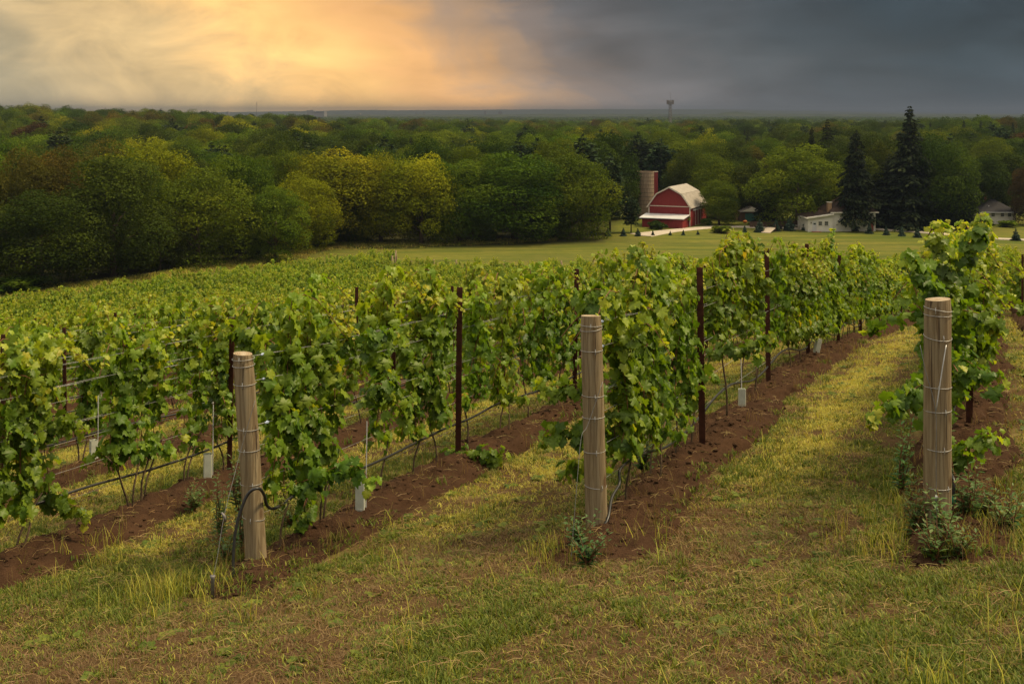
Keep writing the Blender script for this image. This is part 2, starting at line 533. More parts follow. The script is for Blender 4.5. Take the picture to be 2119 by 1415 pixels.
def mat_ground():
    m, nt, out = new_mat('ground'); q = NT(nt)
    geo = q.n('NewGeometry').outputs['Position']
    s = q.n('SeparateXYZ'); q.l(geo, s.inputs[0])
    zn = q.n('Attribute', attribute_name='zone')     # r vineyard, g forest floor, b meadow
    zs = q.n('SeparateColor'); q.l(zn.outputs['Color'], zs.inputs[0])
    flat = q.mapping(geo, (1, 1, 0))
    n_big = q.noise(flat, .05, 4); n_mid = q.noise(flat, .55, 5, .6); n_fine = q.noise(flat, 6.0, 6, .65); n_vf = q.noise(flat, 34, 4, .6)
    # lane grass
    lane = q.mix(q.rng(n_mid, .38, .62), (.070, .062, .018), (.125, .088, .034))
    lane = q.mix(q.rng(n_fine, .35, .7), lane, (.150, .105, .045))
    lane = q.mix(q.rng(n_vf, .5, .72, 0, .6), lane, (.06, .065, .016))
    soil = q.mix(q.rng(n_fine, .3, .7), (.033, .017, .0095), (.070, .038, .021))
    bare = q.math('MULTIPLY', zn.outputs['Alpha'], q.rng(n_fine, .3, .5, .6, 1))
    lane = q.mix(q.math('MULTIPLY', bare, .85), lane, soil)
    # soil strips under the rows
    rowc = q.math('DIVIDE', q.math('SUBTRACT', q.math('SUBTRACT', s.outputs[0], q.math('MULTIPLY', s.outputs[1], ROW_T)), ROW_C + .1), ROW_W)
    ph = q.math('ABSOLUTE', q.math('SUBTRACT', q.math('FRACT', q.math('ADD', rowc, .5)), .5))
    ph = q.math('ADD', ph, q.math('MULTIPLY', q.math('SUBTRACT', n_fine, .5), .12))
    strip = q.math('MULTIPLY', q.rng(ph, .17, .13), zs.outputs[0])
    vin = q.mix(strip, lane, soil)
    # meadow: mown grass with streaks
    stk = q.noise(q.mapping(flat, (.04, .32, 0), (0, 0, R(8))), 1.0, 5, .6)
    mea = q.mix(q.rng(stk, .40, .60), (.048, .068, .010), (.118, .116, .019))
    mea = q.mix(q.rng(n_big, .45, .65, 0, .55), mea, (.125, .105, .026))
    mea = q.mix(q.rng(n_mid, .38, .66, 0, .5), mea, (.044, .064, .010))
    mea = q.mix(q.rng(n_fine, .45, .75, 0, .35), mea, (.15, .125, .032))
    c = q.mix(zs.outputs[2], vin, mea)
    floor = q.mix(q.rng(n_mid, .35, .65), (.018, .022, .008), (.040, .038, .014))
    c = q.mix(zs.outputs[1], c, floor)
    q.l(q.bsdf(c, .95, .05, 0, n_fine, .6, .05), out.inputs[0])
    m, nt, out = new_mat('soil'); q = NT(nt)
    geo = q.n('NewGeometry').outputs['Position']
    n = q.noise(geo, 5, 8, .7); n2 = q.noise(geo, 60, 4, .6); n3 = q.noise(geo, 1.2, 3)
    c = q.mix(q.rng(n, .3, .7), (.028, .0145, .008), (.062, .033, .0185))
    c = q.mix(q.rng(n2, .55, .8, 0, .5), c, (.085, .050, .030))
    c = q.mix(q.rng(n3, .4, .65, 0, .45), c, (.034, .0185, .0115))
    q.l(q.bsdf(c, .95, .05, 0, n2, .8, .02), out.inputs[0])
    m, nt, out = new_mat('gravel'); q = NT(nt)
    geo = q.n('NewGeometry').outputs['Position']
    n = q.noise(geo, .5, 6, .65)
    q.l(q.bsdf(q.mix(q.rng(n, .3, .7), (.27, .23, .185), (.40, .35, .29)), .95, .05), out.inputs[0])
    m, nt, out = new_mat('hill'); q = NT(nt)
    geo = q.n('NewGeometry').outputs['Position']
    n = q.noise(geo, .012, 6, .65)
    q.l(q.bsdf(q.mix(q.rng(n, .3, .7), (.022, .032, .014), (.050, .058, .022)), .95, .0), out.inputs[0])


mat_wood(); mat_barn(); mat_ground()

# ------------------------------------------------------------------ layout of the vine rows


def row_x(k, D): return ROW_C + ROW_T * D + ROW_W * (k - 2)


END_D = {3: 8.4, 2: 9.27, 1: 9.33, 0: 9.95, -1: 10.5, -2: 11.0}
K_LO = -19


def end_d(k): return END_D.get(k, 11.0 + .5 * (-2 - k) if k < 0 else 8.0)


def rowpt(k, s, off=0.0):
    """point on row k, s metres along it from its end post, off metres to its right"""
    D = end_d(k) + s * UY
    x = row_x(k, D) + off * UY
    y = D - off * UX
    if k == 4: x -= 1.5
    return x, y


def far_d(k):   # where the rows stop
    return float(np.interp(k, FK, FD))


FK, FD = [-21, -19, -16, -10, 2, 5], [124, 118, 101, 90, 82, 80]


def px_s(k, px):
    D = (ROW_C + ROW_W * (k - 2)) / ((px - 1059.5) / F - ROW_T)
    return (D - end_d(k)) / UY


def front_d(px):   # where the wood begins, per direction
    return np.interp(px, FRONT_PX, FRONT_DD)


FRONT_PX = [-3000, -200, 0, 150, 330, 420, 560, 640, 700, 1000, 1250, 1300, 1500, 1600, 1900, 2119, 5000]
FRONT_DD = [130, 130] + [at(p, y).y for p, y in ((0, 588), (150, 588), (330, 566), (420, 545), (560, 528), (640, 513), (700, 502), (1000, 499), (1250, 490))] + [290, 296, 300, 300, 300, 300]


# ------------------------------------------------------------------ ground
def build_ground():
    r = [1.5]
    while r[-1] < 26: r.append(r[-1] * 1.012)
    while r[-1] < 420: r.append(r[-1] * 1.02)
    while r[-1] < 14000: r.append(r[-1] * 1.06)
    r = np.array(r)
    a = np.concatenate([np.arange(-180, -34, 4.0), np.arange(-34, 34, .3), np.arange(34, 180, 4.0)]) * PI / 180
    nr, na = len(r), len(a)
    A, RR = np.meshgrid(a, r)
    x = np.sin(A) * RR; y = np.cos(A) * RR
    z = zt(x, y)
    near = sstep(60, 10, RR)
    z += (fbm(x * 1.6, y * 1.6, 4, 5) - .5) * .10 * near
    v = np.stack([x, y, z], -1).reshape(-1, 3)
    v = np.vstack([v, [[0, 0, z1(0, 0)]]])
    i = np.arange(nr - 1)[:, None] * na; j = np.arange(na)[None, :]; j2 = (j + 1) % na
    f = np.stack([i + j, i + j2, i + na + j2, i + na + j], -1).reshape(-1, 4)
    f = f[:, ::-1]
    me = mesh_np('ground', v, f, M['ground'], True)
    # zones
    X, Y = v[:, 0], v[:, 1]
    kk = (X - ROW_T * Y - ROW_C) / ROW_W + 2
    px = np.where(Y > 1, X / np.maximum(Y, 1) * F + 1059.5, np.where(X > 0, 9999, -9999))
    D = np.hypot(X, Y)
    vine = sstep(far_d_arr(kk) + 2, far_d_arr(kk) - 4, Y) * sstep(K_LO - 1.2, K_LO - .5, kk) * sstep(9.5, 13, Y + .3 * X * 0 - (kk < 3) * 0) * sstep(5, 4.4, kk)
    fd = front_d(px)
    forest = sstep(fd - 16, fd - 4, Y)
    lawn_r = sstep(1230, 1300, px) * sstep(300, 292, Y)
    forest = np.maximum(np.where((Y > 80), forest * (1 - lawn_r), 0), sstep(800, 1000, D))
    mead = sstep(far_d_arr(kk) + 1, far_d_arr(kk) + 9, Y)
    mead = np.maximum(mead, sstep(K_LO - .7, K_LO - 2.2, kk))
    mead = np.maximum(mead, sstep(60, 100, D) * (Y < 0))
    colr = np.stack([vine, forest, mead, sstep(.78, .88, bare_n(X, Y))], -1).astype(np.float32)
    ca = me.color_attributes.new('zone', 'FLOAT_COLOR', 'POINT')
    ca.data.foreach_set('color', colr.ravel())
    o = link('ground', me)
    tag(o, 'sloping grassy hillside falling to a flat meadow', 'ground', kind='structure')


def far_d_arr(k): return np.interp(k, FK, FD)


build_ground()


def row_phrase(k):
    return {4: 'row at the far right edge', 3: 'row of the rightmost wooden post', 2: 'row of the middle wooden post', 1: 'row of the leftmost wooden post',
            0: 'first row left of the leftmost wooden post'}.get(k, '%s row left of the leftmost wooden post' % ORD[1 - k] if 1 - k < len(ORD) else 'far left rows')


ORD = ['', 'first', 'second', 'third', 'fourth', 'fifth', 'sixth', 'seventh', 'eighth', 'ninth', 'tenth', 'eleventh', 'twelfth', 'thirteenth', 'fourteenth',
       'fifteenth', 'sixteenth', 'seventeenth', 'eighteenth', 'nineteenth', 'twentieth', 'twenty-first', 'twenty-second', 'twenty-third', 'twenty-fourth', 'twenty-fifth',
       'twenty-sixth', 'twenty-seventh', 'twenty-eighth', 'twenty-ninth', 'thirtieth']

MOUND_C = .13     # ridge centre lies a little to the right of the posts


def ridge_h(k, s, w):
    """height of the soil ridge above the terrain, s along, w across"""
    hw = .46 + .17 * (fbm(s * .7, s * 0 + k * 7.0, 3, 30 + k) - .5) * 2
    t = np.clip(1 - (np.abs(w) / hw) ** 2.0, 0, 1)
    start = sstep(-1.0, .3, s)
    env = .12 * (.65 + .7 * fbm(s * .5, s * 0 + 3.3 * k, 2, 60)) * start
    h = env * t ** 1.2
    cl = (fbm(s * 3.4 + k * 31, w * 3.4, 4, 12) - .5) * .18 + (fbm(s * 15 + k * 5, w * 15, 3, 17) - .5) * .070
    h = h + cl * np.clip(t * 2.2, 0.12, 1) * (.4 + .6 * start)
    edge = sstep(hw * .80, hw * 1.02, np.abs(w) + (fbm(s * 3, w * 3 + k, 3, 77) - .5) * .22)
    return h + .02 - edge * .13 - (1 - sstep(-1.1, -.5, s)) * .15


def ground_at_row(k, s, off=0.0):
    x, y = rowpt(k, s, off)
    return z1(x, y) + max(0.0, float(ridge_h(k, np.array([s]), np.array([off - MOUND_C]))[0]))


def build_ridges():
    for k in range(-7, 5):
        S = [-1.2 if k != 4 else 14.0]
        while S[-1] < 46: S.append(S[-1] + (.026 + .0032 * max(0, S[-1])) * (1.0 if k > -3 else 1.7))
        S = np.array(S)
        W = np.linspace(-.72, .72, 44 if k > -3 else 26)
        SS, WW = np.meshgrid(S, W, indexing='ij')
        off = WW + MOUND_C
        D = end_d(k) + SS * UY
        x = row_x(k, D) + off * UY; y = D - off * UX
        if k == 4: x = x - 1.5
        z = zt(x, y) + ridge_h(k, SS, WW)
        v = np.stack([x, y, z], -1).reshape(-1, 3)
        n, m = SS.shape
        i = np.arange(n - 1)[:, None] * m; j = np.arange(m - 1)[None, :]
        f = np.stack([i + j, i + j + 1, i + m + j + 1, i + m + j], -1).reshape(-1, 4)[:, ::-1]
        o = link('soil_ridge', mesh_np('soil_ridge', v, f, M['soil'], True))
        tag(o, 'tilled brown soil ridge under the vines of the ' + row_phrase(k), 'soil', 'soil ridges under the vine rows', 'structure')


build_ridges()


# ------------------------------------------------------------------ geometry-node scatter (stuff only)
def scatter(name, pts, rot, scl, idx, meshes, tilt=None):
    """one object whose points carry instances of the given meshes"""
    pts = np.asarray(pts, np.float32)
    src = bpy.data.collections.new(name + '_source')
    for i, me in enumerate(meshes):
        src.objects.link(bpy.data.objects.new('%s_%02d' % (name, i), me))
    me = bpy.data.meshes.new(name)
    me.vertices.add(len(pts)); me.vertices.foreach_set('co', pts.ravel())
    r = np.zeros((len(pts), 3), np.float32); r[:, 2] = rot
    if tilt is not None: r[:, :2] = tilt
    a = me.attributes.new('rot', 'FLOAT_VECTOR', 'POINT'); a.data.foreach_set('vector', r.ravel())
    s3 = np.asarray(scl, np.float32)
    if s3.ndim == 1: s3 = np.repeat(s3[:, None], 3, 1)
    a = me.attributes.new('scl', 'FLOAT_VECTOR', 'POINT'); a.data.foreach_set('vector', s3.ravel())
    a = me.attributes.new('idx', 'INT', 'POINT'); a.data.foreach_set('value', np.asarray(idx, np.int32))
    o = link(name, me)
    g = bpy.data.node_groups.new(name + '_nodes', 'GeometryNodeTree')
    g.interface.new_socket('Geometry', in_out='INPUT', socket_type='NodeSocketGeometry')
    g.interface.new_socket('Geometry', in_out='OUTPUT', socket_type='NodeSocketGeometry')
    n = g.nodes
    gi = n.new('NodeGroupInput'); go = n.new('NodeGroupOutput')
    ci = n.new('GeometryNodeCollectionInfo'); ci.inputs[0].default_value = src
    ci.inputs['Separate Children'].default_value = True; ci.inputs['Reset Children'].default_value = True
    ip = n.new('GeometryNodeInstanceOnPoints'); ip.inputs['Pick Instance'].default_value = True

    def attr(nm, t):
        q = n.new('GeometryNodeInputNamedAttribute'); q.data_type = t; q.inputs['Name'].default_value = nm
        return q.outputs['Attribute']
    L = g.links.new
    L(gi.outputs[0], ip.inputs['Points']); L(ci.outputs[0], ip.inputs['Instance'])
    L(attr('idx', 'INT'), ip.inputs['Instance Index'])
    L(attr('rot', 'FLOAT_VECTOR'), ip.inputs['Rotation'])
    L(attr('scl', 'FLOAT_VECTOR'), ip.inputs['Scale'])
    L(ip.outputs[0], go.inputs[0])
    md = o.modifiers.new('scatter', 'NODES'); md.node_group = g
    return o


# ------------------------------------------------------------------ leaves
def leaf_template(seed):
    g = np.random.default_rng(seed)
    half = [(0.05, -.04), (.24, -.20), (.45, -.13), (.40, .05), (.60, .18), (.66, .37), (.43, .44), (.45, .66), (.21, .74)]
    out = [(x * (1 + g.normal(0, .08)), y + g.normal(0, .035)) for x, y in half] + [(g.normal(0, .06), 1.0)] + [(-x * (1 + g.normal(0, .08)), y + g.normal(0, .035)) for x, y in half[::-1]]
    pts = np.array([(0, .02), (0, .40)] + out)
    x, y = pts[:, 0], pts[:, 1]
    z = (.20 + .22 * g.random()) * np.abs(x) ** 1.2 * (-1, 1, -1, -1, 1)[seed % 5] - (.1 + .5 * g.random()) * (y - .3) ** 2 + .085 * np.sin(y * 9 + x * 8 + seed * 2)
    v = np.stack([x, y, z], -1)
    n = len(out)
    f = [(1, 2 + i, 2 + i + 1) for i in range(n - 1)] + [(0, 2, 1), (0, 1, 2 + n - 1)]
    return v, np.array(f)


LEAF = [leaf_template(i) for i in range(5)]


def frames(tip, nor):
    y = tip / np.linalg.norm(tip, axis=1, keepdims=True)
    z = nor - (nor * y).sum(1, keepdims=True) * y
    z /= np.maximum(np.linalg.norm(z, axis=1, keepdims=True), 1e-6)
    x = np.cross(y, z)
    return np.stack([x, y, z], -1)     # columns


def leaves_mesh(pos, rot, size, tone, tmpl):
    """joined leaf mesh arrays"""
    vs = []; fs = []; ts = []; b = 0
    for t in range(len(tmpl)):
        sel = np.arange(len(pos)) % len(tmpl) == t
        if not sel.any(): continue
        v, f = tmpl[t]
        P = np.einsum('nij,vj->nvi', rot[sel] * size[sel][:, None, None], v) + pos[sel][:, None, :]
        n = len(P)
        vs.append(P.reshape(-1, 3)); fs.append((f[None] + (np.arange(n) * len(v))[:, None, None]).reshape(-1, 3) + b)
        ts.append(np.repeat(tone[sel], len(v))); b += n * len(v)
    return np.vstack(vs), np.vstack(fs), np.concatenate(ts)


def curve_pts(ctrl, n=8):
    """Catmull-Rom through control points"""
    c = [Vector(p) for p in ctrl]; c = [c[0] * 2 - c[1]] + c + [c[-1] * 2 - c[-2]]
    out = []
    for i in range(1, len(c) - 2):
        p0, p1, p2, p3 = c[i - 1:i + 3]
        for t in [j / n for j in range(n)]:
            out.append(.5 * ((2 * p1) + (p2 - p0) * t + (2 * p0 - 5 * p1 + 4 * p2 - p3) * t * t + (3 * p1 - p0 - 3 * p2 + p3) * t ** 3))
    out.append(c[-2])
    return out


def atd(px, py, D): return Vector(((px - 1059.5) / F * D, D, -(py - 236) / F * D))



# ------------------------------------------------------------------ grapevines
# a vine in its own frame: x along the row, y across it, z up
def vine_shape(seed, shoots=6, width=1.05, top=1.72, low=.42, droop=.4, dens=1.0, reach=.5, gap=None, colw=.50):
    g = np.random.default_rng(seed)
    P = []; TIP = []; NOR = []; SZ = []; TN = []; paths = []
    for i in range(shoots):
        nc = max(1, int(round(width / colw)))
        if i == 0: hc = np.clip(g.normal(-.05, .17, nc), -.45, .14)
        x0 = ((i % nc + .5) / nc - .5) * width + g.normal(0, .085)
        h = top + hc[i % nc] + g.normal(0, .07)
        z0 = low + g.uniform(-.05, .15)
        pts = []
        wx, wy = g.normal(0, .11), g.normal(0, .07)
        nseg = 14
        for t in np.linspace(0, 1, nseg):
            pts.append((x0 + wx * math.sin(t * 3 + i) + (g.normal(0, .012)), wy * t + .05 * math.sin(t * 4 + seed + i) + g.normal(0, .012), z0 + (h - z0) * t))
        # head of the shoot: falls over, or reaches up or along the wire
        mode = g.random()
        az = g.uniform(0, 2 * PI); d = np.array(pts[-1])
        if mode < droop:
            ln = g.uniform(.3, .75); up = .9
            for t in np.linspace(.1, 1, 9):
                a_ = up - t * 2.6
                d = d + np.array([math.cos(az) * .8, math.sin(az) * .7, math.sin(a_) * 1.0]) * ln / 9
                pts.append(tuple(d))
        elif mode < droop + .3:
            ln = g.uniform(.3, .85)
            for t in np.linspace(.1, 1, 7):
                d = d + np.array([math.copysign(.8, math.cos(az)), .15 * math.sin(az), .25 - t * .5]) * ln / 7
                pts.append(tuple(d))
        else:
            ln = g.uniform(.05, .32)
            for t in np.linspace(.1, 1, 5):
                d = d + np.array([.3 * math.cos(az), .3 * math.sin(az), 1]) * ln / 5
                pts.append(tuple(d))
        paths.append(np.array(pts))
    # side shoots and low skirts
    for i in range(int(shoots * 1.3)):
        src = paths[g.integers(0, shoots)]
        q = src[g.integers(0, 13)].copy()
        az = g.uniform(0, 2 * PI); ln = g.uniform(.2, reach); pts = [tuple(q)]
        rise = g.uniform(-.1, .5)
        for t in np.linspace(.1, 1, 6):
            q = q + np.array([math.cos(az), math.sin(az) * .7, rise - t * 1.0]) * ln / 6
            q[2] = max(q[2], .22)
            pts.append(tuple(q))
        paths.append(np.array(pts))
    for pts in paths:
        seg = np.linalg.norm(np.diff(pts, axis=0), axis=1); L = seg.sum()
        cum = np.concatenate([[0], np.cumsum(seg)])
        n = max(3, int(L / .0225 * dens))
        s = np.sort(g.uniform(0, L, n))
        c = np.stack([np.interp(s, cum, pts[:, j]) for j in range(3)], -1)
        f = s / L
        phi = g.uniform(0, 2 * PI, n)
        phi = np.where(g.random(n) < .72, np.sign(np.sin(phi)) * (PI / 2 + g.normal(0, .6, n)), phi)
        pet = g.uniform(.02, .11, n) * (1 - .5 * f)
        dx, dy = np.cos(phi), np.sin(phi)
        pos = c + np.stack([dx * pet, dy * pet, g.normal(.02, .03, n)], -1)
        tip = np.stack([dx * .45 + g.normal(0, .30, n), dy * .40 + g.normal(0, .2, n), -.95 + g.normal(0, .28, n)], -1)
        tip[:, 2] += .5 * (f > .9)
        nor = np.stack([dx * .8 + g.normal(0, .3, n), dy * .8 + g.normal(0, .3, n), .65 + g.normal(0, .3, n)], -1)
        sz = g.uniform(.050, .112, n) * np.where(f > .82, .62, 1.0) * np.where(f > .94, .7, 1.0)
        tn = np.clip(g.normal(.46, .115, n) + .36 * sstep(.70, 1.0, f) + .16 * sstep(1.2, 1.75, pos[:, 2]), .02, .92)
        old = g.random(n) < .006 + .022 * (pos[:, 2] < .9)
        tn = np.where(old, g.uniform(.86, 1.0, n), tn)
        P.append(pos); TIP.append(tip); NOR.append(nor); SZ.append(sz); TN.append(tn)
    P = np.vstack(P); rot = frames(np.vstack(TIP), np.vstack(NOR)); SZ = np.concatenate(SZ); TN = np.concatenate(TN)
    if gap:
        keep = ~((P[:, 2] < gap[1]) & (P[:, 2] > gap[0]))
        P, rot, SZ, TN = P[keep], rot[keep], SZ[keep], TN[keep]
    return P, rot, SZ, TN, paths


def vine_wood(seed, paths, low=.5):
    g = np.random.default_rng(seed + 99)
    tr = MB(); ca = MB()
    for j in range(int(g.integers(1, 3))):
        x = g.normal(0, .07); y = g.normal(0, .03); pts = []
        tx = g.uniform(-.35, .35)
        for t in np.linspace(0, 1, 8):
            pts.append((x + (tx - x) * t ** 2 + .02 * math.sin(t * 9 + j), y + .015 * math.sin(t * 7 + 2 * j), -.06 + (low + .16) * t))
        tr.tube(pts, [.012 - .005 * t for t in np.linspace(0, 1, 8)], 5)
    for p in paths:
        ca.tube(p[::2] if len(p) > 6 else p, .0042, 4, False)
    return tr, ca


VKIND = []     # vine variants
specs = [dict(shoots=5, dens=.88), dict(shoots=7, dens=1.0, top=1.80, droop=.55, colw=.36), dict(shoots=5, dens=.88, top=1.66), dict(shoots=6, dens=.85, top=1.76, reach=.7),
         dict(shoots=6, dens=1.0, top=1.84, droop=.3, colw=.36), dict(shoots=5, dens=.95, top=1.70, low=.36), dict(shoots=4, dens=.9, top=1.62, droop=.65), dict(shoots=6, dens=.85, top=1.78, reach=.8),
         # narrow or thin ones
         dict(shoots=3, width=.34, top=1.66, dens=1.35, low=.40), dict(shoots=2, width=.22, top=1.55, dens=1.5, droop=.3, low=.45), dict(shoots=4, width=.6, top=1.58, dens=1.15, reach=.8),
         # dense walls
         dict(shoots=10, width=1.15, top=1.80, dens=1.1, low=.40, colw=.3), dict(shoots=10, width=1.15, top=1.88, dens=1.1, reach=.7, colw=.3),
         dict(shoots=7, width=.9, top=1.82, low=.92, dens=1.1, reach=.4, colw=.3)]
for i, sp in enumerate(specs):
    P, rot, SZ, TN, paths = vine_shape(100 + i, **sp)
    v, f, t = leaves_mesh(P, rot, SZ, TN, LEAF)
    tr, ca = vine_wood(100 + i, paths, sp.get('low', .5))
    VKIND.append(dict(data=(P, rot, SZ, TN), fol=mesh_np('vine_foliage', v, f, M['vine_leaf'], False, t),
                      trunk=tr.mesh('vine_trunk', M['vine_bark'], True), cane=ca.mesh('vine_cane', M['cane'], True)))
    # everything in one mesh for the far rows
    tv = np.array(tr.v, np.float32); tf = np.array([q[:3] for q in tr.f if len(q) == 4] + [(q[0], q[2], q[3]) for q in tr.f if len(q) == 4])
    me = mesh_np('far_vine', np.vstack([v, tv]), np.vstack([f, tf + len(v)]), M['vine_leaf'], False, np.concatenate([t, np.zeros(len(tv))]))
    me.materials.append(M['vine_bark'])
    mi = np.zeros(len(f) + len(tf), np.int32); mi[len(f):] = 1
    me.polygons.foreach_set('material_index', mi)
    VKIND[-1]['far'] = me

SPARSE = {0: .38, -1: .55, -2: .48, -3: .25, -4: .12}
HAND = {   # hand set vines near the camera: (pixel x on the row line, variant)
    1: [(597, 8), (640, 8), (668, 9), (800, 8), (868, 8), (893, 8), (975, 2), (1040, 5), (1095, 3)],
    0: [(40, 5), (-20, 11), (262, 10), (388, 9), (450, 8), (300, 9)],
    2: [(1304, 11), (1352, 5), (1398, 1), (1430, 9), (1492, 13), (1545, 13), (1560, 9), (1600, 2), (1632, 11)],
    3: [(1961, 12), (1969, 11), (1976, 12), (1983, 11), (1990, 12), (1995, 11)],
}
vines = []      # (distance, k, s, variant)
for k in range(K_LO, 5):
    g = np.random.default_rng(500 + k)
    s0 = .55
    for px, var in HAND.get(k, []):
        s = px_s(k, px)
        vines.append((k, s, var, True)); s0 = max(s0, s + .95)
    if k == 4: s0 = 31.0
    s_end = (far_d(k) - end_d(k)) / UY
    s = s0
    while s < s_end:
        x, y = rowpt(k, s)
        near = math.exp(-s / 30)
        p = g.random()
        if p > SPARSE.get(k, .04) * near:
            var = int(g.choice([0, 1, 2, 3, 4, 5, 6, 7, 11, 12] if (k >= 1 or s > 14) else [0, 2, 3, 5, 6, 7, 8, 10]))
            if k >= 2 and s < 30: var = int(g.choice([1, 5, 11, 7, 11, 3]))
            vines.append((k, s, var, False))
        s += 1.0 + g.normal(0, .09)

vis = []
for (k, s, var, hand) in vines:
    x, y = rowpt(k, s, (.07 + (.12 if int(s * 10) % 2 else -.10)) if k == 3 else 0.0)
    if y < 4: continue
    px = x / y * F + 1059.5
    inside = -160 < px < 2280
    vis.append((y if inside else y + 400, k, s, var, hand, x, y, inside))
vis.sort(key=lambda q: q[0])
indiv = vis[:300]
rest = [q for q in vis[300:] if q[7]]

ordk = {}
for q in sorted(indiv, key=lambda q: (q[1], q[2])):
    ordk.setdefault(q[1], []).append(q)
RZ = PI / 2 - TH
leaf_meshes = {}


def leaf_mesh(t, b):
    if (t, b) not in leaf_meshes:
        v, f = LEAF[t]
        leaf_meshes[(t, b)] = mesh_np('leaf', v, f, M['vine_leaf'], False, np.full(len(v), (.12, .28, .42, .56, .72, .90)[b]))
    return leaf_meshes[(t, b)]


LEAFY = 0
for k, lst in ordk.items():
    for i, (dd, k, s, var, hand, x, y, inside) in enumerate(lst):
        g = np.random.default_rng(int(9000 + 100 * k + i * 7 + 5000))
        V = VKIND[var]
        if i < 29:
            lab = '%s grapevine from the near end of the %s' % (ORD[i + 1], row_phrase(k)); grp = 'grapevines trained on wires'
        else:
            lab = 'leafy grapevine farther down the %s' % row_phrase(k); grp = 'grapevines farther down the %s' % row_phrase(k)
        root = empty('grapevine', (x, y, ground_at_row(k, s) - .03), RZ + (PI if g.random() < .5 else 0) + g.normal(0, .05), lab, 'grapevine', grp)
        sc_ = g.uniform(.94, 1.06)
        hz = {3: .93, 2: 1.0}.get(k, 1.0)
        if k == 3 and i > 6: hz = .80
        root.scale = (sc_, g.uniform(.9, 1.15) * (1.12 if k == 3 else 1.0), g.uniform(.94, 1.06) * hz)
        link('trunk', V['trunk'], root)
        link('cane', V['cane'], root)
        if dd < 13.0 and inside and LEAFY < 14:
            LEAFY += 1
            P, rot, SZ, TN = V['data']
            # leaves on the side that faces the camera become pieces of their own
            c, sn = math.cos(root.rotation_euler[2]), math.sin(root.rotation_euler[2])
            toward = -(P[:, 0] * (c * x + sn * y) + P[:, 1] * (-sn * x + c * y))
            order = np.argsort(-(toward / math.hypot(x, y) * 2 + SZ * 3 + g.normal(0, .05, len(P))))
            own = order[:min(150, int(len(P) * .6))]; joined = order[len(own):]
            for j in own:
                b = int(np.argmin(np.abs(np.array((.12, .28, .42, .56, .72, .90)) - TN[j])))
                lo = link('leaf', leaf_mesh(int(j % 5), b), root)
                lo.matrix_basis = Matrix.Translation(Vector(P[j])) @ Matrix(rot[j].tolist()).to_4x4() @ Matrix.Diagonal((SZ[j], SZ[j], SZ[j], 1))
            v, f, t = leaves_mesh(P[joined], rot[joined], SZ[joined], TN[joined], LEAF)
            fo = link('foliage', mesh_np('vine_foliage', v, f, M['vine_leaf'], False, t), root)
            fo['kind'] = 'stuff'
        else:
            link('foliage', V['fol'], root)



def shoot_leaves(pts, seed, dens=1.0):
    g = np.random.default_rng(seed)
    pts = np.array(pts); seg = np.linalg.norm(np.diff(pts, axis=0), axis=1); L = seg.sum(); cum = np.concatenate([[0], np.cumsum(seg)])
    n = int(L / .0085 * dens); s = np.sort(g.uniform(0, L, n)); f = s / L
    c = np.stack([np.interp(s, cum, pts[:, j]) for j in range(3)], -1)
    phi = g.uniform(0, 2 * PI, n); dx, dy = np.cos(phi), np.sin(phi); pet = g.uniform(.02, .11, n) * (1.1 - .6 * f)
    pos = c + np.stack([dx * pet, dy * pet, g.normal(-.02, .045, n)], -1)
    tip = np.stack([dx * .5, dy * .5, -.8 + g.normal(0, .3, n)], -1)
    nor = np.stack([dx * .6 + g.normal(0, .3, n), dy * .6 - .2 + g.normal(0, .3, n), .8 + g.normal(0, .3, n)], -1)
    sz = g.uniform(.050, .112, n) * np.where(f > .8, .7, 1)
    return leaves_mesh(pos, frames(tip, nor), sz, np.clip(g.normal(.38, .13, n) + .4 * sstep(.7, 1, f), 0, .92), LEAF)


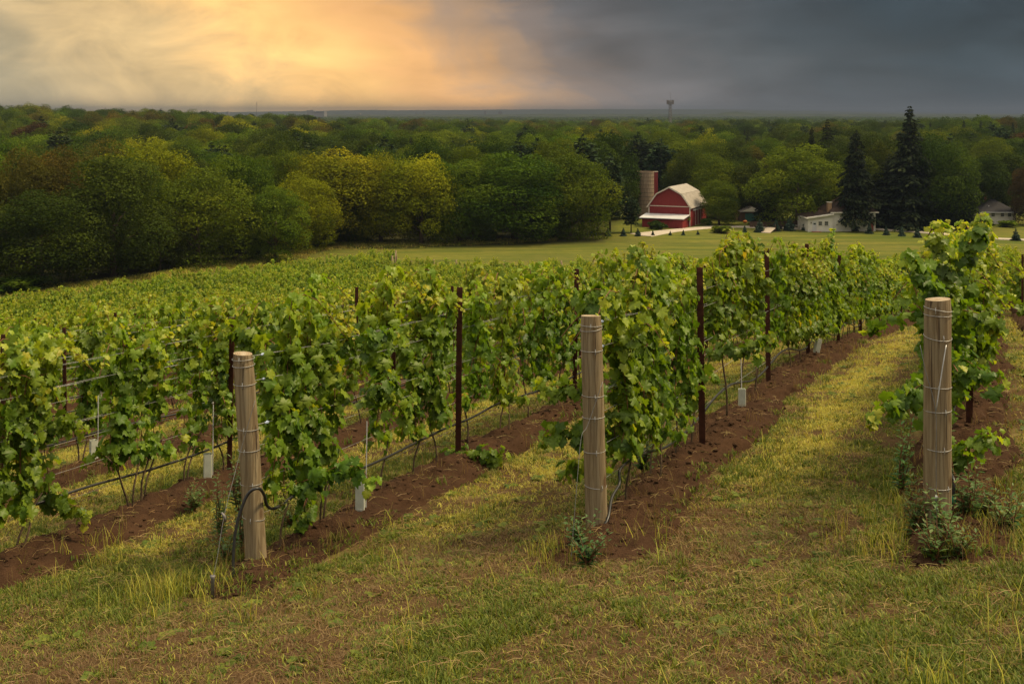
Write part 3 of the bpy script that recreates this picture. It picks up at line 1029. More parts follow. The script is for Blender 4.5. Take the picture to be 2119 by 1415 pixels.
def build_long_shoots():
    SH = [(1, [(615, 1000, 0), (655, 985, -.1), (700, 965, -.15), (745, 968, -.2), (772, 1008, -.25)]), (2, [(1240, 905, .55), (1195, 890, .45), (1150, 885, .4), (1118, 905, .35)]),
          (2, [(1240, 800, .55), (1195, 795, .5), (1150, 800, .45), (1112, 785, .4)]), (2, [(1470, 725, -.1), (1520, 715, -.2), (1570, 700, -.3), (1608, 688, -.35)]),
          (3, [(1915, 790, .6), (1880, 812, .3), (1840, 835, .15), (1798, 864, .0)]), (3, [(1955, 935, .5), (2000, 918, .2), (2040, 905, .1), (2080, 896, .05)]),
          (1, [(600, 745, .2), (560, 705, .3), (510, 690, .4), (455, 684, .5)]), (0, [(265, 720, .2), (220, 690, .1), (180, 690, 0), (145, 700, 0)]),
          (0, [(70, 1000, .2), (110, 1030, .1), (150, 1045, 0), (182, 1052, 0)]), (0, [(60, 900, .3), (110, 872, .2), (150, 870, .1), (180, 890, 0)]),
          (2, [(1615, 575, .2), (1580, 520, .1), (1545, 490, 0), (1508, 482, -.1)]), (2, [(1712, 570, .1), (1722, 530, 0), (1716, 505, 0), (1722, 476, 0)]),
          (3, [(1962, 600, .9), (1950, 540, .9), (1938, 490, .8), (1925, 470, .8)]), (3, [(1985, 560, 1.5), (2005, 510, 1.5), (2028, 470, 1.4), (2036, 440, 1.4)]),
          (3, [(1985, 640, 1.5), (2040, 655, 1.3), (2075, 690, 1.2)]), (3, [(1990, 740, 1.2), (2040, 770, 1.0), (2080, 790, .9)]), (3, [(1940, 620, .5), (1910, 560, .4), (1880, 530, .3), (1868, 545, .3)]),
          (1, [(930, 925, .0), (970, 935, -.2), (1010, 940, -.3), (1050, 938, -.35)]), (1, [(640, 1010, 0), (628, 1050, -.1), (622, 1090, -.15)]), (1, [(700, 720, .1), (740, 700, .1), (790, 690, .1), (830, 690, .2)]),
          (1, [(760, 820, 0), (775, 795, -.1), (800, 800, -.15), (815, 830, -.15)]), (2, [(1330, 560, .2), (1318, 530, .1), (1306, 515, .1)]), (2, [(1235, 640, .4), (1215, 615, .3), (1230, 598, .3), (1262, 606, .3)])]
    roots = [o for o in col.objects if o.name.startswith('grapevine')]
    for i, (k, P) in enumerate(SH):
        Dk = [(ROW_C + ROW_W * (k - 2)) / ((p[0] - 1059.5) / F - ROW_T) for p in P]
        D0 = Dk[0] if k != 3 else end_d(3) + .2
        pts = curve_pts([atd(px, py, D0 + dd) for px, py, dd in P], 6)
        v, f, t = shoot_leaves([tuple(p) for p in pts], 600 + i)
        c = pts[0]
        root = min(roots, key=lambda o: (o.location.x - c.x) ** 2 + (o.location.y - c.y) ** 2)
        inv = Matrix.LocRotScale(root.location, root.rotation_euler, root.scale).inverted()
        b = MB(); b.tube(pts, [.005 - .003 * j / len(pts) for j in range(len(pts))], 4, False)
        ca = b.build('long_shoot', M['cane'], root, True); ca.matrix_parent_inverse = inv
        lf = link('shoot_leaves', mesh_np('shoot_leaves', v, f, M['vine_leaf'], False, t), ca); lf['kind'] = 'stuff'


g = np.random.default_rng(3)
pts = np.array([(q[5], q[6], z1(q[5], q[6]) + .05) for q in rest])
far_vines = scatter('distant_vines', pts, RZ + np.where(g.random(len(pts)) < .5, PI, 0.0) + g.normal(0, .05, len(pts)),
                    np.stack([g.uniform(.95, 1.1, len(pts)), g.uniform(.9, 1.15, len(pts)), g.uniform(.92, 1.12, len(pts))], -1),
                    [q[3] for q in rest], [V['far'] for V in VKIND])
tag(far_vines, 'distant rows of leafy grapevines down the hillside', 'vines', kind='stuff')

build_long_shoots()

# ------------------------------------------------------------------ wooden posts
POSTS = {   # row: (height, radius, lean x, lean y)
    1: (1.70, .086, -.062, -.01), 2: (1.735, .086, -.030, -.01), 3: (1.73, .094, .002, -.005)}
POST_TXT = {1: 'leftmost', 2: 'middle', 3: 'rightmost'}
WIRE_Z = [1.66, 1.46, 1.10, .93, .66, .38]


def wooden_post(k, h, r, lx, ly, seed, loc, label, group):
    g = np.random.default_rng(seed)
    root = empty('wooden_post', loc, 0, label, 'post', group)
    n, m = 28, 26
    vs = []; fs = []
    for i in range(m + 1):
        t = i / m; z = -.3 + (h + .3) * t
        for j in range(n):
            a = 2 * PI * j / n
            rr = r * (1.03 - .06 * t) * (1 + .035 * math.sin(2 * a + seed) + .02 * math.sin(3 * a + 5 * t + seed) + .012 * (vnoise(np.array([a * 4 + 9]), np.array([t * 3 + seed]), seed)[0] - .5))
            if i == m: rr *= .93
            zz = z - (.012 if i == m - 1 else 0) + (.006 * math.sin(a + seed) if i >= m - 1 else 0)
            vs.append((rr * math.cos(a) + lx * max(z, 0), rr * math.sin(a) + ly * max(z, 0), zz))
    for i in range(m):
        for j in range(n): fs.append((i * n + j, i * n + (j + 1) % n, (i + 1) * n + (j + 1) % n, (i + 1) * n + j))
    b = MB(); b.v = vs; b.f = fs
    b.build('shaft', M['post_wood'], root, True)
    top = MB()
    c = (lx * h, ly * h, h + .002)
    tv = [c] + vs[m * n:(m + 1) * n]
    top.add(tv, [(0, 1 + j, 1 + (j + 1) % n) for j in range(n)])
    top.build('end_grain_top', M['end_grain'], root)
    return root


def build_posts():
    for k, (h, r, lx, ly) in POSTS.items():
        x, y = rowpt(k, 0)
        z = z1(x, y) + (.05 if k != 3 else 0)
        root = wooden_post(k, h, r, lx, ly, 11 * k, (x, y, z),
                           {1: 'leftmost wooden end post with a black hose looping round its foot', 2: 'middle round wooden end post wound with wire at its row end',
                            3: 'rightmost thick wooden end post among weeds, crossed by a V of wire'}[k], 'wooden end posts')
        g = np.random.default_rng(k)
        for zz in WIRE_Z:
            for d in ([0, .045] if zz > 1.5 else [0]):
                b = MB(); q = zz - d * g.uniform(.6, 1.2)
                b.ring((lx * q, ly * q, q), r * 1.03, .0021, 24, 5, g.normal(0, .06), g.normal(0, .05))
                b.build('wire_wrap', M['wire_metal'], root, True)
            b = MB(); a0 = -PI / 2 + g.normal(0, .25)
            b.tube([((r + .004) * math.cos(a0) + lx * zz, (r + .004) * math.sin(a0) + ly * zz, zz - .022), ((r + .012) * math.cos(a0) + lx * zz, (r + .012) * math.sin(a0) + ly * zz, zz),
                    ((r + .004) * math.cos(a0) + lx * zz, (r + .004) * math.sin(a0) + ly * zz, zz + .022)], .003, 5)
            b.build('staple', M['wire_metal'], root)
    # far end posts of the rows, at the meadow
    for k in range(-20, 1):
        if k % 1: continue
        D = far_d(k) + .6
        s = (D - end_d(k)) / UY
        x, y = rowpt(k, s)
        px = x / y * F + 1059.5
        if not 500 < px < 1500: continue
        o = MB(); g = np.random.default_rng(700 + k)
        o.tube([(0, 0, -.3), (.03, .02, 1.0), (g.normal(0, .05), .05, 1.9)], [.085, .08, .075], 8)
        ob = link('far_post', o.mesh('far_post', M['post_wood'], True), None, (x, y, z1(x, y)))
        tag(ob, 'small weathered end post at the meadow end of a vine row', 'post', 'posts where the vine rows meet the meadow')


build_posts()


# ------------------------------------------------------------------ steel line posts
def steel_post_mesh():
    b = MB()
    w = .026
    prof = [(-w, -.014), (w, -.014), (w, -.008), (.004, -.008), (.004, .020), (-.004, .020), (-.004, -.008), (-w, -.008)]
    n = len(prof); zs = [-.3, 1.78]
    b.add([(x, y, z) for z in zs for x, y in prof], [(i, (i + 1) % n, n + (i + 1) % n, n + i) for i in range(n)] + [tuple(range(n, 2 * n))])
    me = b.mesh('steel_post', M['rusty_steel'])
    c = MB()
    for i in range(26):
        z = .25 + i * .058
        c.add([(-w, -.014, z), (-w, -.014, z + .02), (-w - .007, -.018, z + .012)], [(0, 1, 2)])
        c.add([(w, -.014, z), (w, -.014, z + .02), (w + .007, -.018, z + .012)], [(0, 2, 1)])
    return me, c.mesh('notches', M['rusty_steel'])


def build_steel():
    me, nt = steel_post_mesh()
    known = {2: [1453, 1606, 1685, 1745, 1790, 1826, 1850], 1: [951], 0: [480], -2: [152], -1: [14]}
    n = 0
    for k in range(-12, 5):
        S = []
        if k in known: S = [px_s(k, p - .15 * F / ((ROW_C + ROW_W * (k - 2)) / ((p - 1059.5) / F - ROW_T))) for p in known[k]]
        else: S = [3.7]
        if k == 4: S = [31]
        while S[-1] < (40 if k > -6 else 34): S.append(S[-1] + 4.05)
        g = np.random.default_rng(40 + k)
        i = 0
        for s in S:
            x, y = rowpt(k, s, .15 if s < 5 else .04)
            px = x / y * F + 1059.5
            if not -30 < px < 2150: continue
            i += 1
            n += 1
            if i <= 6: lab = '%s rusty steel line post along the %s' % (ORD[i], row_phrase(k))
            else: lab = 'rusty steel line post hidden far along the %s' % row_phrase(k)
            o = link('steel_post', me, None, (x, y, ground_at_row(k, s) - .03))
            o.rotation_euler = (g.normal(0, .012), g.normal(0, .014) + (.028 if (k == 0 and i == 1) else 0), -TH + g.normal(0, .1))
            o.scale = (1.25, 1.25, g.uniform(.97, 1.05) * (1.02 if k != -2 else .96))
            tag(o, lab, 'post', 'rusty steel line posts')
            if y < 40: link('notches', nt, o)


build_steel()


# ------------------------------------------------------------------ wires, hoses
def row_line(k, z, s0, s1, step, off=0.0, sag=0.0, seed=0, wob=0.0):
    g = np.random.default_rng(5000 + seed)
    pts = []
    n = max(2, int((s1 - s0) / step) + 1)
    for i, s in enumerate(np.linspace(s0, s1, n)):
        x, y = rowpt(k, s, off)
        ph = (s - s0) / 4.05
        pts.append(Vector((x, y, z1(x, y) + .08 + z - sag * math.sin(PI * (ph % 1)) ** 2 + (g.normal(0, wob) if 0 < i < n - 1 else 0))))
    return pts


WIRE_TXT = ['topmost pair of', 'second highest pair of', 'upper middle pair of', 'lower middle', 'second lowest', 'lowest']


def build_wires():
    for k in range(-7, 4):
        root = None
        for wi, z in enumerate(WIRE_Z):
            if k < -3 and wi > 2: continue
            zz = z - .05
            s1 = 30 if k > -4 else 26
            b = MB()
            lead = None
            if k in POSTS:
                h, r, lx, ly = POSTS[k]
                x, y = rowpt(k, 0); lead = Vector((x + lx * z + UX * r, y + ly * z + UY * r, z1(x, y) + (.05 if k != 3 else 0) + z))
            for off in ((-.035, .035) if wi < 3 else (0,)):
                pts = row_line(k, zz, 1.0 if lead else 0.0, s1, 2.0, off, .012, seed=k * 10 + wi, wob=.006)
                if lead: pts = [lead] + pts
                b.tube(pts, .0018 + .0003 * (k < 0), 4, False)
            o = b.build('trellis_wire', M['wire_metal'], None, True)
            tag(o, '%s trellis wire%s along the %s' % (WIRE_TXT[wi], 's' if wi < 3 else '', row_phrase(k)), 'wire', 'trellis wires')
            if lead and wi < 3:   # bit of tensioner on the wire
                t = MB(); c = pts[0] + (pts[1] - pts[0]).normalized() * .16
                t.tube([c - Vector((UX, UY, 0)) * .03, c, c + Vector((UX, UY, 0)) * .03], [.006, .014, .006], 6)
                t.build('tensioner', M['cloth_tag'], o)


build_wires()


def build_hoses():
    for k in range(-5, 4):
        base = row_line(k, .40 if k != 2 else .36, .55, 34, .7, .03, .05 if k != 2 else .16, seed=k + 300, wob=.012)
        if k == 1:
            D = end_d(1) - .12
            lead = [atd(484, 1215, D - .25), atd(483, 1150, D - .2), atd(490, 1085, D - .16), atd(511, 1025, D - .12), atd(533, 1010, D - .1), atd(546, 1022, D), atd(553, 1046, D + .2), atd(572, 1050, D + .3)]
        elif k == 2:
            D = end_d(2) - .14
            lead = [atd(1214, 1140, D), atd(1228, 1115, D), atd(1256, 1078, D + .05), atd(1266, 1030, D + .3), atd(1282, 1000, D + .5)]
        elif k == 3:
            D = end_d(3)
            lead = [atd(1966, 1075, D + .1), atd(1971, 1035, D + .12), atd(1974, 995, D + .15), atd(1966, 975, D + .3), atd(1972, 955, D + .6)]
        else: lead = []
        pts = curve_pts(lead + base, 5)
        b = MB(); b.tube(pts, .0125, 7)
        o = b.build('irrigation_hose', M['hose_black'], None, True)
        tag(o, {1: 'black irrigation hose looping up past the leftmost wooden post into its row', 2: 'black irrigation hose sagging from the foot of the middle wooden post',
                3: 'black irrigation hose with green fitting behind the rightmost wooden post'}.get(k, 'black irrigation hose strung along the %s' % row_phrase(k)), 'hose', 'irrigation hoses')
        if k == 3:
            c = atd(1972, 1034, end_d(3) + .12)
            t = MB(); t.tube([c - Vector((0, 0, .03)), c, c + Vector((0, 0, .03))], [.017, .022, .017], 8)
            t.build('fitting', M['green_plastic'], o, True)


build_hoses()


def build_guys():
    def guy(pts, label, twist=True):
        b = MB(); b.tube(curve_pts(pts, 5), .0026, 5)
        o = b.build('guy_wire', M['old_wire'], None, True)
        tag(o, label, 'guy wire', 'guy wires of the end posts')
        return o
    D = end_d(1) - .1
    o = guy([atd(528, 828, D - .02), atd(500, 925, D - .12), atd(487, 975, D - .2), atd(464, 1066, D - .4), atd(450, 1150, D - .55), atd(440, 1196, D - .62)], 'slack guy wire running from the leftmost wooden post down to its ground anchor')
    t = MB(); c = atd(464, 1068, D - .4)
    t.tube([c + Vector((-.02, 0, .03)), c, c + Vector((.01, 0, -.04))], [.007, .013, .006], 7); t.build('wire_clamp', M['tower_steel'], o, True)
    a = MB(); c = atd(440, 1196, D - .62); a.tube([c + Vector((0, 0, -.15)), c, c + Vector((0, 0, .02))], [.012, .014, .022], 8); a.build('ground_anchor', M['tower_steel'], o, True)
    D = end_d(2) - .1
    o = guy([atd(1247, 790, D), atd(1216, 880, D - .1), atd(1203, 905, D - .16), atd(1194, 1000, D - .3), atd(1186, 1100, D - .4), atd(1181, 1165, D - .45)], 'steep guy wire beside the left edge of the middle wooden post')
    a = MB(); c = atd(1181, 1165, D - .45); a.tube([c + Vector((0, 0, -.15)), c, c + Vector((0, 0, .02))], [.012, .014, .02], 8); a.build('ground_anchor', M['tower_steel'], o, True)
    D = end_d(3) - .1
    o = guy([atd(1904, 714, D - .01), atd(1916, 770, D - .06), atd(1936, 850, D - .10), atd(1937, 960, D - .16), atd(1939, 1115, D - .22)], 'twisted guy wire down the front of the rightmost wooden post')
    b = MB(); b.tube(curve_pts([atd(1958, 714, D - .01), atd(1949, 770, D - .06), atd(1937, 850, D - .10)], 5), .0045, 5); b.build('second_strand', M['wire_metal'], o, True)
    a = MB(); c = atd(1938, 1030, D - .19); a.tube([c + Vector((0, 0, -.02)), c, c + Vector((0, 0, .02))], [.008, .014, .008], 7); a.build('wire_clamp', M['wire_metal'], o, True)


build_guys()


# ------------------------------------------------------------------ grow tubes
def build_tubes():
    spots = [(1, 722, 'white grow tube at the foot of a rod in front of the leftmost post row', .23, 1), (0, 411, 'pale grow tube with a thin rod left of the leftmost wooden post', .25, 1),
             (-1, 178, 'grow tube under a tall rod near the left edge', .24, 1), (-2, 118, 'small grow tube behind the leafy vine at the left edge', .21, 0), (-3, 195, 'distant grow tube between the steel posts at left', .22, 1),
             (2, 1515, 'white grow tube beside the first steel post of the middle post row', .22, 1), (2, 1672, 'tilted white grow tube midway along the middle post row', .24, 0),
             (2, 1790, 'small white grow tube near the far end of the middle post row', .20, 0), (-2, 430, 'grow tube in the shade of the vines, third row back at left', .23, 1), (-1, 560, 'grow tube glimpsed behind the leftmost wooden post', .22, 1)]
    for i, (k, px, lab, h, rod) in enumerate(spots):
        s = px_s(k, px)
        h *= 1.35
        x, y = rowpt(k, s, .12)
        root = empty('grow_tube', (x, y, ground_at_row(k, s, .12) - .06), .3 * i, lab, 'grow tube', 'white grow tubes round young vines')
        if i == 6: root.rotation_euler = (0, .22, .2)
        b = MB(); w = .042
        n = 4; prof = [(-w, -w), (w, -w), (w, w), (-w, w)]
        q = w * .86
        pr = [(-w, -q), (-q, -w), (q, -w), (w, -q), (w, q), (q, w), (-q, w), (-w, q)]
        inn = [(a * .93, c * .93) for a, c in pr]
        N = 8
        vs = [(a * (1 + .02 * math.sin(i + j)), c, z) for z in (-.05, h * .5, h) for j, (a, c) in enumerate(pr)] + [(a, c, z) for z in (h - .002, .02) for a, c in inn]
        fs = [(r * N + j, r * N + (j + 1) % N, (r + 1) * N + (j + 1) % N, (r + 1) * N + j) for r in range(2) for j in range(N)]
        fs += [(2 * N + j, 2 * N + (j + 1) % N, 3 * N + (j + 1) % N, 3 * N + j) for j in range(N)]
        fs += [(3 * N + j, 3 * N + (j + 1) % N, 4 * N + (j + 1) % N, 4 * N + j) for j in range(N)]
        b.add(vs, fs); b.build('tube', M['tube_plastic'], root)
        t = MB(); t.ring((0, 0, .07), w * 1.12, .003, 12, 4); t.build('wire_tie', M['wire_metal'], root)
        if rod:
            r = MB(); r.tube([(.05, .0, -.1), (.055, .0, .4), (.06, .01, .86)], .0055, 5); r.build('rod', M['white_metal'], root)


build_tubes()
# ------------------------------------------------------------------ grass and weeds
def tuft(seed, n, h, spread, w, tlo, thi, bend):
    g = np.random.default_rng(seed)
    vs = []; fs = []; ts = []
    for i in range(n):
        a = g.uniform(0, 2 * PI); r = spread * math.sqrt(g.random())
        p = np.array([math.cos(a) * r, math.sin(a) * r, -.01]); L = h * g.uniform(.55, 1.15); az = g.uniform(0, 2 * PI); bn = bend * g.uniform(.3, 1.3)
        d = np.array([math.cos(az), math.sin(az), 0]); sd_ = np.array([-d[1], d[0], 0]) * w * g.uniform(.7, 1.3)
        b = len(vs)
        for t, ww in ((0, 1), (.45, .85), (.8, .5)):
            c = p + d * (bn * L * t * t) + np.array([0, 0, L * (t - .35 * bn * t * t)])
            vs += [c - sd_ * ww / 2, c + sd_ * ww / 2]
        vs.append(p + d * (bn * L) + np.array([0, 0, L * (1 - .35 * bn)]))
        fs += [(b, b + 1, b + 3), (b, b + 3, b + 2), (b + 2, b + 3, b + 5), (b + 2, b + 5, b + 4), (b + 4, b + 5, b + 6)]
        ts += [g.uniform(tlo, thi)] * 7
    return mesh_np('tuft', np.array(vs), np.array(fs), M['grass_blade'], False, np.array(ts))


def rosette(seed):
    g = np.random.default_rng(seed); n = 9
    a = np.arange(n) * 2.4 + g.normal(0, .2, n)
    tip = np.stack([np.cos(a), np.sin(a), g.uniform(.05, .5, n)], -1)
    v, f, t = leaves_mesh(tip * .01, frames(tip, np.tile([0, 0, 1.], (n, 1)) + g.normal(0, .2, (n, 3))), g.uniform(.03, .065, n), g.uniform(.05, .35, n), [LEAF[0]])
    v = v * np.array([1, 1, 1])
    return mesh_np('tuft', v, f, M['grass_blade'], False, t)


def build_grass():
    kinds = [tuft(1, 16, .040, .07, .006, .05, .45, .9), tuft(2, 16, .036, .08, .006, .2, .48, 1.1), tuft(3, 15, .036, .10, .005, .6, 1.0, 1.4),   # green, mixed, dry mown
             tuft(4, 16, .068, .06, .007, .0, .35, .8), tuft(5, 8, .17, .05, .003, .74, 1.0, .5), tuft(6, 10, .27, .06, .005, .05, .55, .6),   # lush, tall dry, tall green
             tuft(7, 18, .04, .10, .009, .05, .4, 1.2),
             tuft(8, 18, .042, .10, .006, .50, .68, 1.2), tuft(9, 16, .04, .10, .005, .92, 1.0, 1.4), rosette(10)]                                                                                       # creeping, and pale tufts that paint the lit lane strip
    g = np.random.default_rng(21)
    P = []; I = []; S = []

    def field(n, d0, d1, pw, smul):
        D = (d0 ** pw + (d1 ** pw - d0 ** pw) * g.random(n)) ** (1 / pw)
        px = g.uniform(-160, 2280, n)
        x = (px - 1059.5) / F * D; y = D
        kk = (x - ROW_T * y - ROW_C - MOUND_C) / ROW_W + 2
        kn = np.round(kk); w = np.abs(kk - kn) * ROW_W * UY
        ed = np.array([end_d(int(q)) if -60 < q < 5 else 8.0 for q in kn])
        s = (y - ed) / UY
        edge = .43 + .26 * (fbm(x * 2.2, y * 2.2, 3, 8) - .5) * 2
        onridge = (w < edge) & (s > -.75 + .5 * (fbm(x * 3, y * 3, 2, 3) - .5)) & (kn <= 4)
        m = fbm(x * .55, y * .55, 4, 44); m2 = fbm(x * 2.3 + 9, y * 2.3, 3, 45)
        bare = bare_n(x, y) > .83
        keep = np.where(onridge, g.random(n) < .045, np.where(bare, g.random(n) < .22, g.random(n) < .95))
        x, y, w, m, m2, kk, s = (q[keep] for q in (x, y, w, m, m2, kk, s)); onr = onridge[keep]; smm = np.full(len(x), smul)
        n = len(x)
        # green along the ridges' edges, dry where mown in mid lane; lit strip and shaded side put into tuft colour
        u = g.random(n)
        side = (kk - np.floor(kk))
        pale = np.exp(-((side - .42) / .17) ** 2) * sstep(9, 12, y)  # sunlit strip of the lane, painted as paler tufts
        dry = np.clip((m - .40) * 2.6 + .5 * (m2 - .5) + .30 * sstep(.55, 1.15, w) + .18 + .35 * pale - .22 * (side > .62) * sstep(9, 11, y) + .12 * sstep(9.5, 7, y), 0, .95)  # right half of each lane kept greener as painted shade
        idx = np.where(u < dry * .66, 2, np.where(u < dry, 1, np.where(u < dry + (1 - dry) * .86, 0, 3)))  # dry also carries the painted lit strip and shaded half
        v = g.random(n)
        idx = np.where(v < .007, 4, np.where(v < .009, 5, np.where(v < .11, 6, idx)))
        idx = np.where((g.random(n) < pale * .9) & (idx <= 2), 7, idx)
        idx = np.where((idx <= 2) & (y < 9.8) & (g.random(n) < .12 + .55 * (idx == 2) + .4 * sstep(.5, .62, m)), 8, idx)
        idx = np.where((v > .97) & (m > .45), 9, idx)
        idx = np.where(onr, np.where(v < .3, 4, np.where(v < .6, 3, 6)), idx)
        P.append(np.stack([x, y, zt(x, y) + (fbm(x * 1.6, y * 1.6, 4, 5) - .5) * .10 * sstep(60, 10, np.hypot(x, y)) + np.where(onr, .07, 0)], -1)); I.append(idx); S.append(smm * g.uniform(.7, 1.3, n))
    field(62000, 5.2, 10.5, 2, 1.0)
    field(70000, 10.5, 22, 1.3, 1.15)
    field(50000, 22, 60, 1.0, 1.6)
    # rank growth round the posts
    for (k, s, n, sp) in ((1, -.5, 90, .30), (2, -.45, 50, .25), (3, -.1, 100, .38), (3, .9, 40, .5), (0, .6, 40, .4)):
        x0, y0 = rowpt(k, s)
        x = x0 + g.normal(0, sp, n) - (.25 if k == 1 else 0); y = y0 + g.normal(0, sp * .7, n)
        P.append(np.stack([x, y, zt(x, y) + .02], -1)); I.append(g.choice([4, 5, 5, 3], n)); S.append(g.uniform(.5, 1.1, n))
    P = np.vstack(P); I = np.concatenate(I); S = np.concatenate(S)
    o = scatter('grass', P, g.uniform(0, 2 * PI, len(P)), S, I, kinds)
    tag(o, 'mown green and straw coloured grass between the vine rows', 'grass', kind='stuff')
    # clods and straw on the soil
    def clod(seed):
        q = np.random.default_rng(seed)
        import bmesh
        bm = bmesh.new(); bmesh.ops.create_icosphere(bm, subdivisions=1, radius=1)
        for v in bm.verts: v.co *= q.uniform(.65, 1.15); v.co.z *= .7
        me = bpy.data.meshes.new('clod'); bm.to_mesh(me); bm.free(); me.materials.append(M['clod']); return me

    def straw(seed):
        q = np.random.default_rng(seed); b = MB()
        for i in range(3):
            a = q.uniform(0, 2 * PI); c = Vector((q.normal(0, .05), q.normal(0, .05), .012)); d = Vector((math.cos(a), math.sin(a), q.normal(0, .06))) * q.uniform(.025, .075)
            b.tube([c - d, c + Vector((0, 0, .008)), c + d], .0016, 3, False)
        me = b.mesh('straw', M['dry_grass']); at_ = me.attributes.new('tone', 'FLOAT', 'POINT'); at_.data.foreach_set('value', np.full(len(b.v), q.uniform(.3, 1), np.float32)); return me
    P = []; I = []; S = []
    for k in range(-3, 4):
        n = 3200
        s = -1.0 + 20 * g.random(n) ** 1.6; w = g.normal(0, .28, n)
        D = end_d(k) + s * UY; off = w + MOUND_C
        x = row_x(k, D) + off * UY; y = D - off * UX
        z = zt(x, y) + ridge_h(k, s, w)
        P.append(np.stack([x, y, z], -1)); I.append(g.integers(0, 3, n)); S.append(.004 + .034 * g.random(n) ** 4)
    P = np.vstack(P); I = np.concatenate(I); S = np.concatenate(S)
    o = scatter('soil_clods', P, g.uniform(0, 6.28, len(P)), S, I, [clod(i) for i in range(3)])
    tag(o, 'small earth clods strewn over the soil ridges', 'soil', kind='stuff')
    P = []
    for k in range(-3, 4):
        n = 240
        s = -1.2 + 14 * g.random(n) ** 1.4; w = g.normal(0, .42, n); D = end_d(k) + s * UY; off = w + MOUND_C
        x = row_x(k, D) + off * UY; y = D - off * UX
        P.append(np.stack([x, y, zt(x, y) + np.maximum(ridge_h(k, s, w), 0.0)], -1))
    n = 1500; D = 5.3 + 6 * g.random(n); x = (g.uniform(-100, 2200, n) - 1059.5) / F * D
    P.append(np.stack([x, D, zt(x, D) + .02], -1))
    P = np.vstack(P)
    o = scatter('straw', P, g.uniform(0, 6.28, len(P)), g.uniform(.6, 1.2, len(P)), g.integers(0, 3, len(P)), [straw(i) for i in range(3)])
    tag(o, 'dry straw and prunings lying on soil and grass', 'straw', kind='stuff')


build_grass()


def weed_mesh(seed, h, nst, lsz, splay=.35):
    g = np.random.default_rng(seed); st = MB()
    P = []; T = []; N_ = []; S = []; TN = []
    for i in range(nst):
        a = g.uniform(0, 2 * PI); d = np.array([math.cos(a), math.sin(a), 0]) * splay * g.uniform(.2, 1); L = h * g.uniform(.6, 1.1); pts = []
        for t in np.linspace(0, 1, 7): pts.append(d * L * t ** 1.4 + np.array([.02 * math.sin(t * 5 + i), 0, L * t]))
        st.tube(pts, [.004 * (1.1 - t) + .001 for t in np.linspace(0, 1, 7)], 4, False)
        n = int(L / .022)
        for j in range(n):
            t = .12 + .88 * j / n; q = np.array([np.interp(t, np.linspace(0, 1, 7), np.array(pts)[:, c]) for c in range(3)]); f = j * 2.4 + i
            P.append(q); T.append((math.cos(f), math.sin(f), .35 + g.normal(0, .25))); N_.append((-.3 * math.cos(f), -.3 * math.sin(f), 1)); S.append(lsz * g.uniform(.7, 1.2) * (1.15 - .7 * t)); TN.append(np.clip(g.normal(.4, .2) + .3 * t, 0, 1))
    tm = []
    for q in range(2):
        v = np.array([(0, 0, 0), (.17, .35, .05), (.14, .7, .02), (0, 1, -.08), (-.14, .7, .02), (-.17, .35, .05), (0, .5, -.03)]); f = np.array([(0, 1, 6), (1, 2, 6), (2, 3, 6), (3, 4, 6), (4, 5, 6), (5, 0, 6)]); tm.append((v, f))
    v, f, t = leaves_mesh(np.array(P), frames(np.array(T), np.array(N_)), np.array(S), np.array(TN), tm)
    return st.mesh('weed_stem', M['cane'], True), mesh_np('weed_leaves', v, f, M['weed_leaf'], False, t)


def build_weeds():
    W = [weed_mesh(1, .46, 10, .10), weed_mesh(2, .36, 11, .09, .5), weed_mesh(3, .58, 6, .085, .2), weed_mesh(4, .26, 12, .075, .8)]
    spots = [(1900, 1120, 0, 'in front of the rightmost wooden post, left side'), (1960, 1140, 1, 'tallest clump right of the rightmost wooden post foot'), (2000, 1100, 0, 'leafy clump right of the green hose fitting'), (2035, 1090, 1, 'rightmost clump on the soil by the rightmost wooden post'),
             (1865, 1030, 2, 'tall thin clump left of the rightmost wooden post'), (1935, 1165, 3, 'low clump at the very foot of the rightmost wooden post'), (1985, 1160, 3, 'low sprawling clump on the bare soil at right'), (2080, 1110, 3, 'small clump at the right edge of the picture'),
             (500, 1150, 2, 'upright weed between hose and leftmost wooden post'), (455, 1120, 2, 'slender weed by the slack guy wire'), (470, 1165, 3, 'low weed at the guy wire anchor'), (492, 1060, 2, 'tall weed behind the leftmost wooden post'),
             (1215, 1175, 3, 'low weed at the foot of the middle wooden post'), (1195, 1145, 1, 'weed by the anchor of the middle wooden post'), (1330, 985, 1, 'weed under the first vine of the middle post row'), (400, 1060, 3, 'weed on the left soil ridge'), (600, 1090, 3, 'small weed at the trunk next to the leftmost wooden post'),
             (1960, 1060, 2, 'upright weed beside the rightmost hose end')]
    for i, (px, py, w, txt) in enumerate(spots):
        p = at(px, py)
        root = empty('weed', p, i * 1.7, 'green weed, ' + txt, 'weed', 'green weeds about the post feet')
        s = .95 + .35 * ((i * 37) % 10) / 10
        root.scale = (s, s, s)
        link('stem', W[w][0], root); link('leaves', W[w][1], root)


build_weeds()

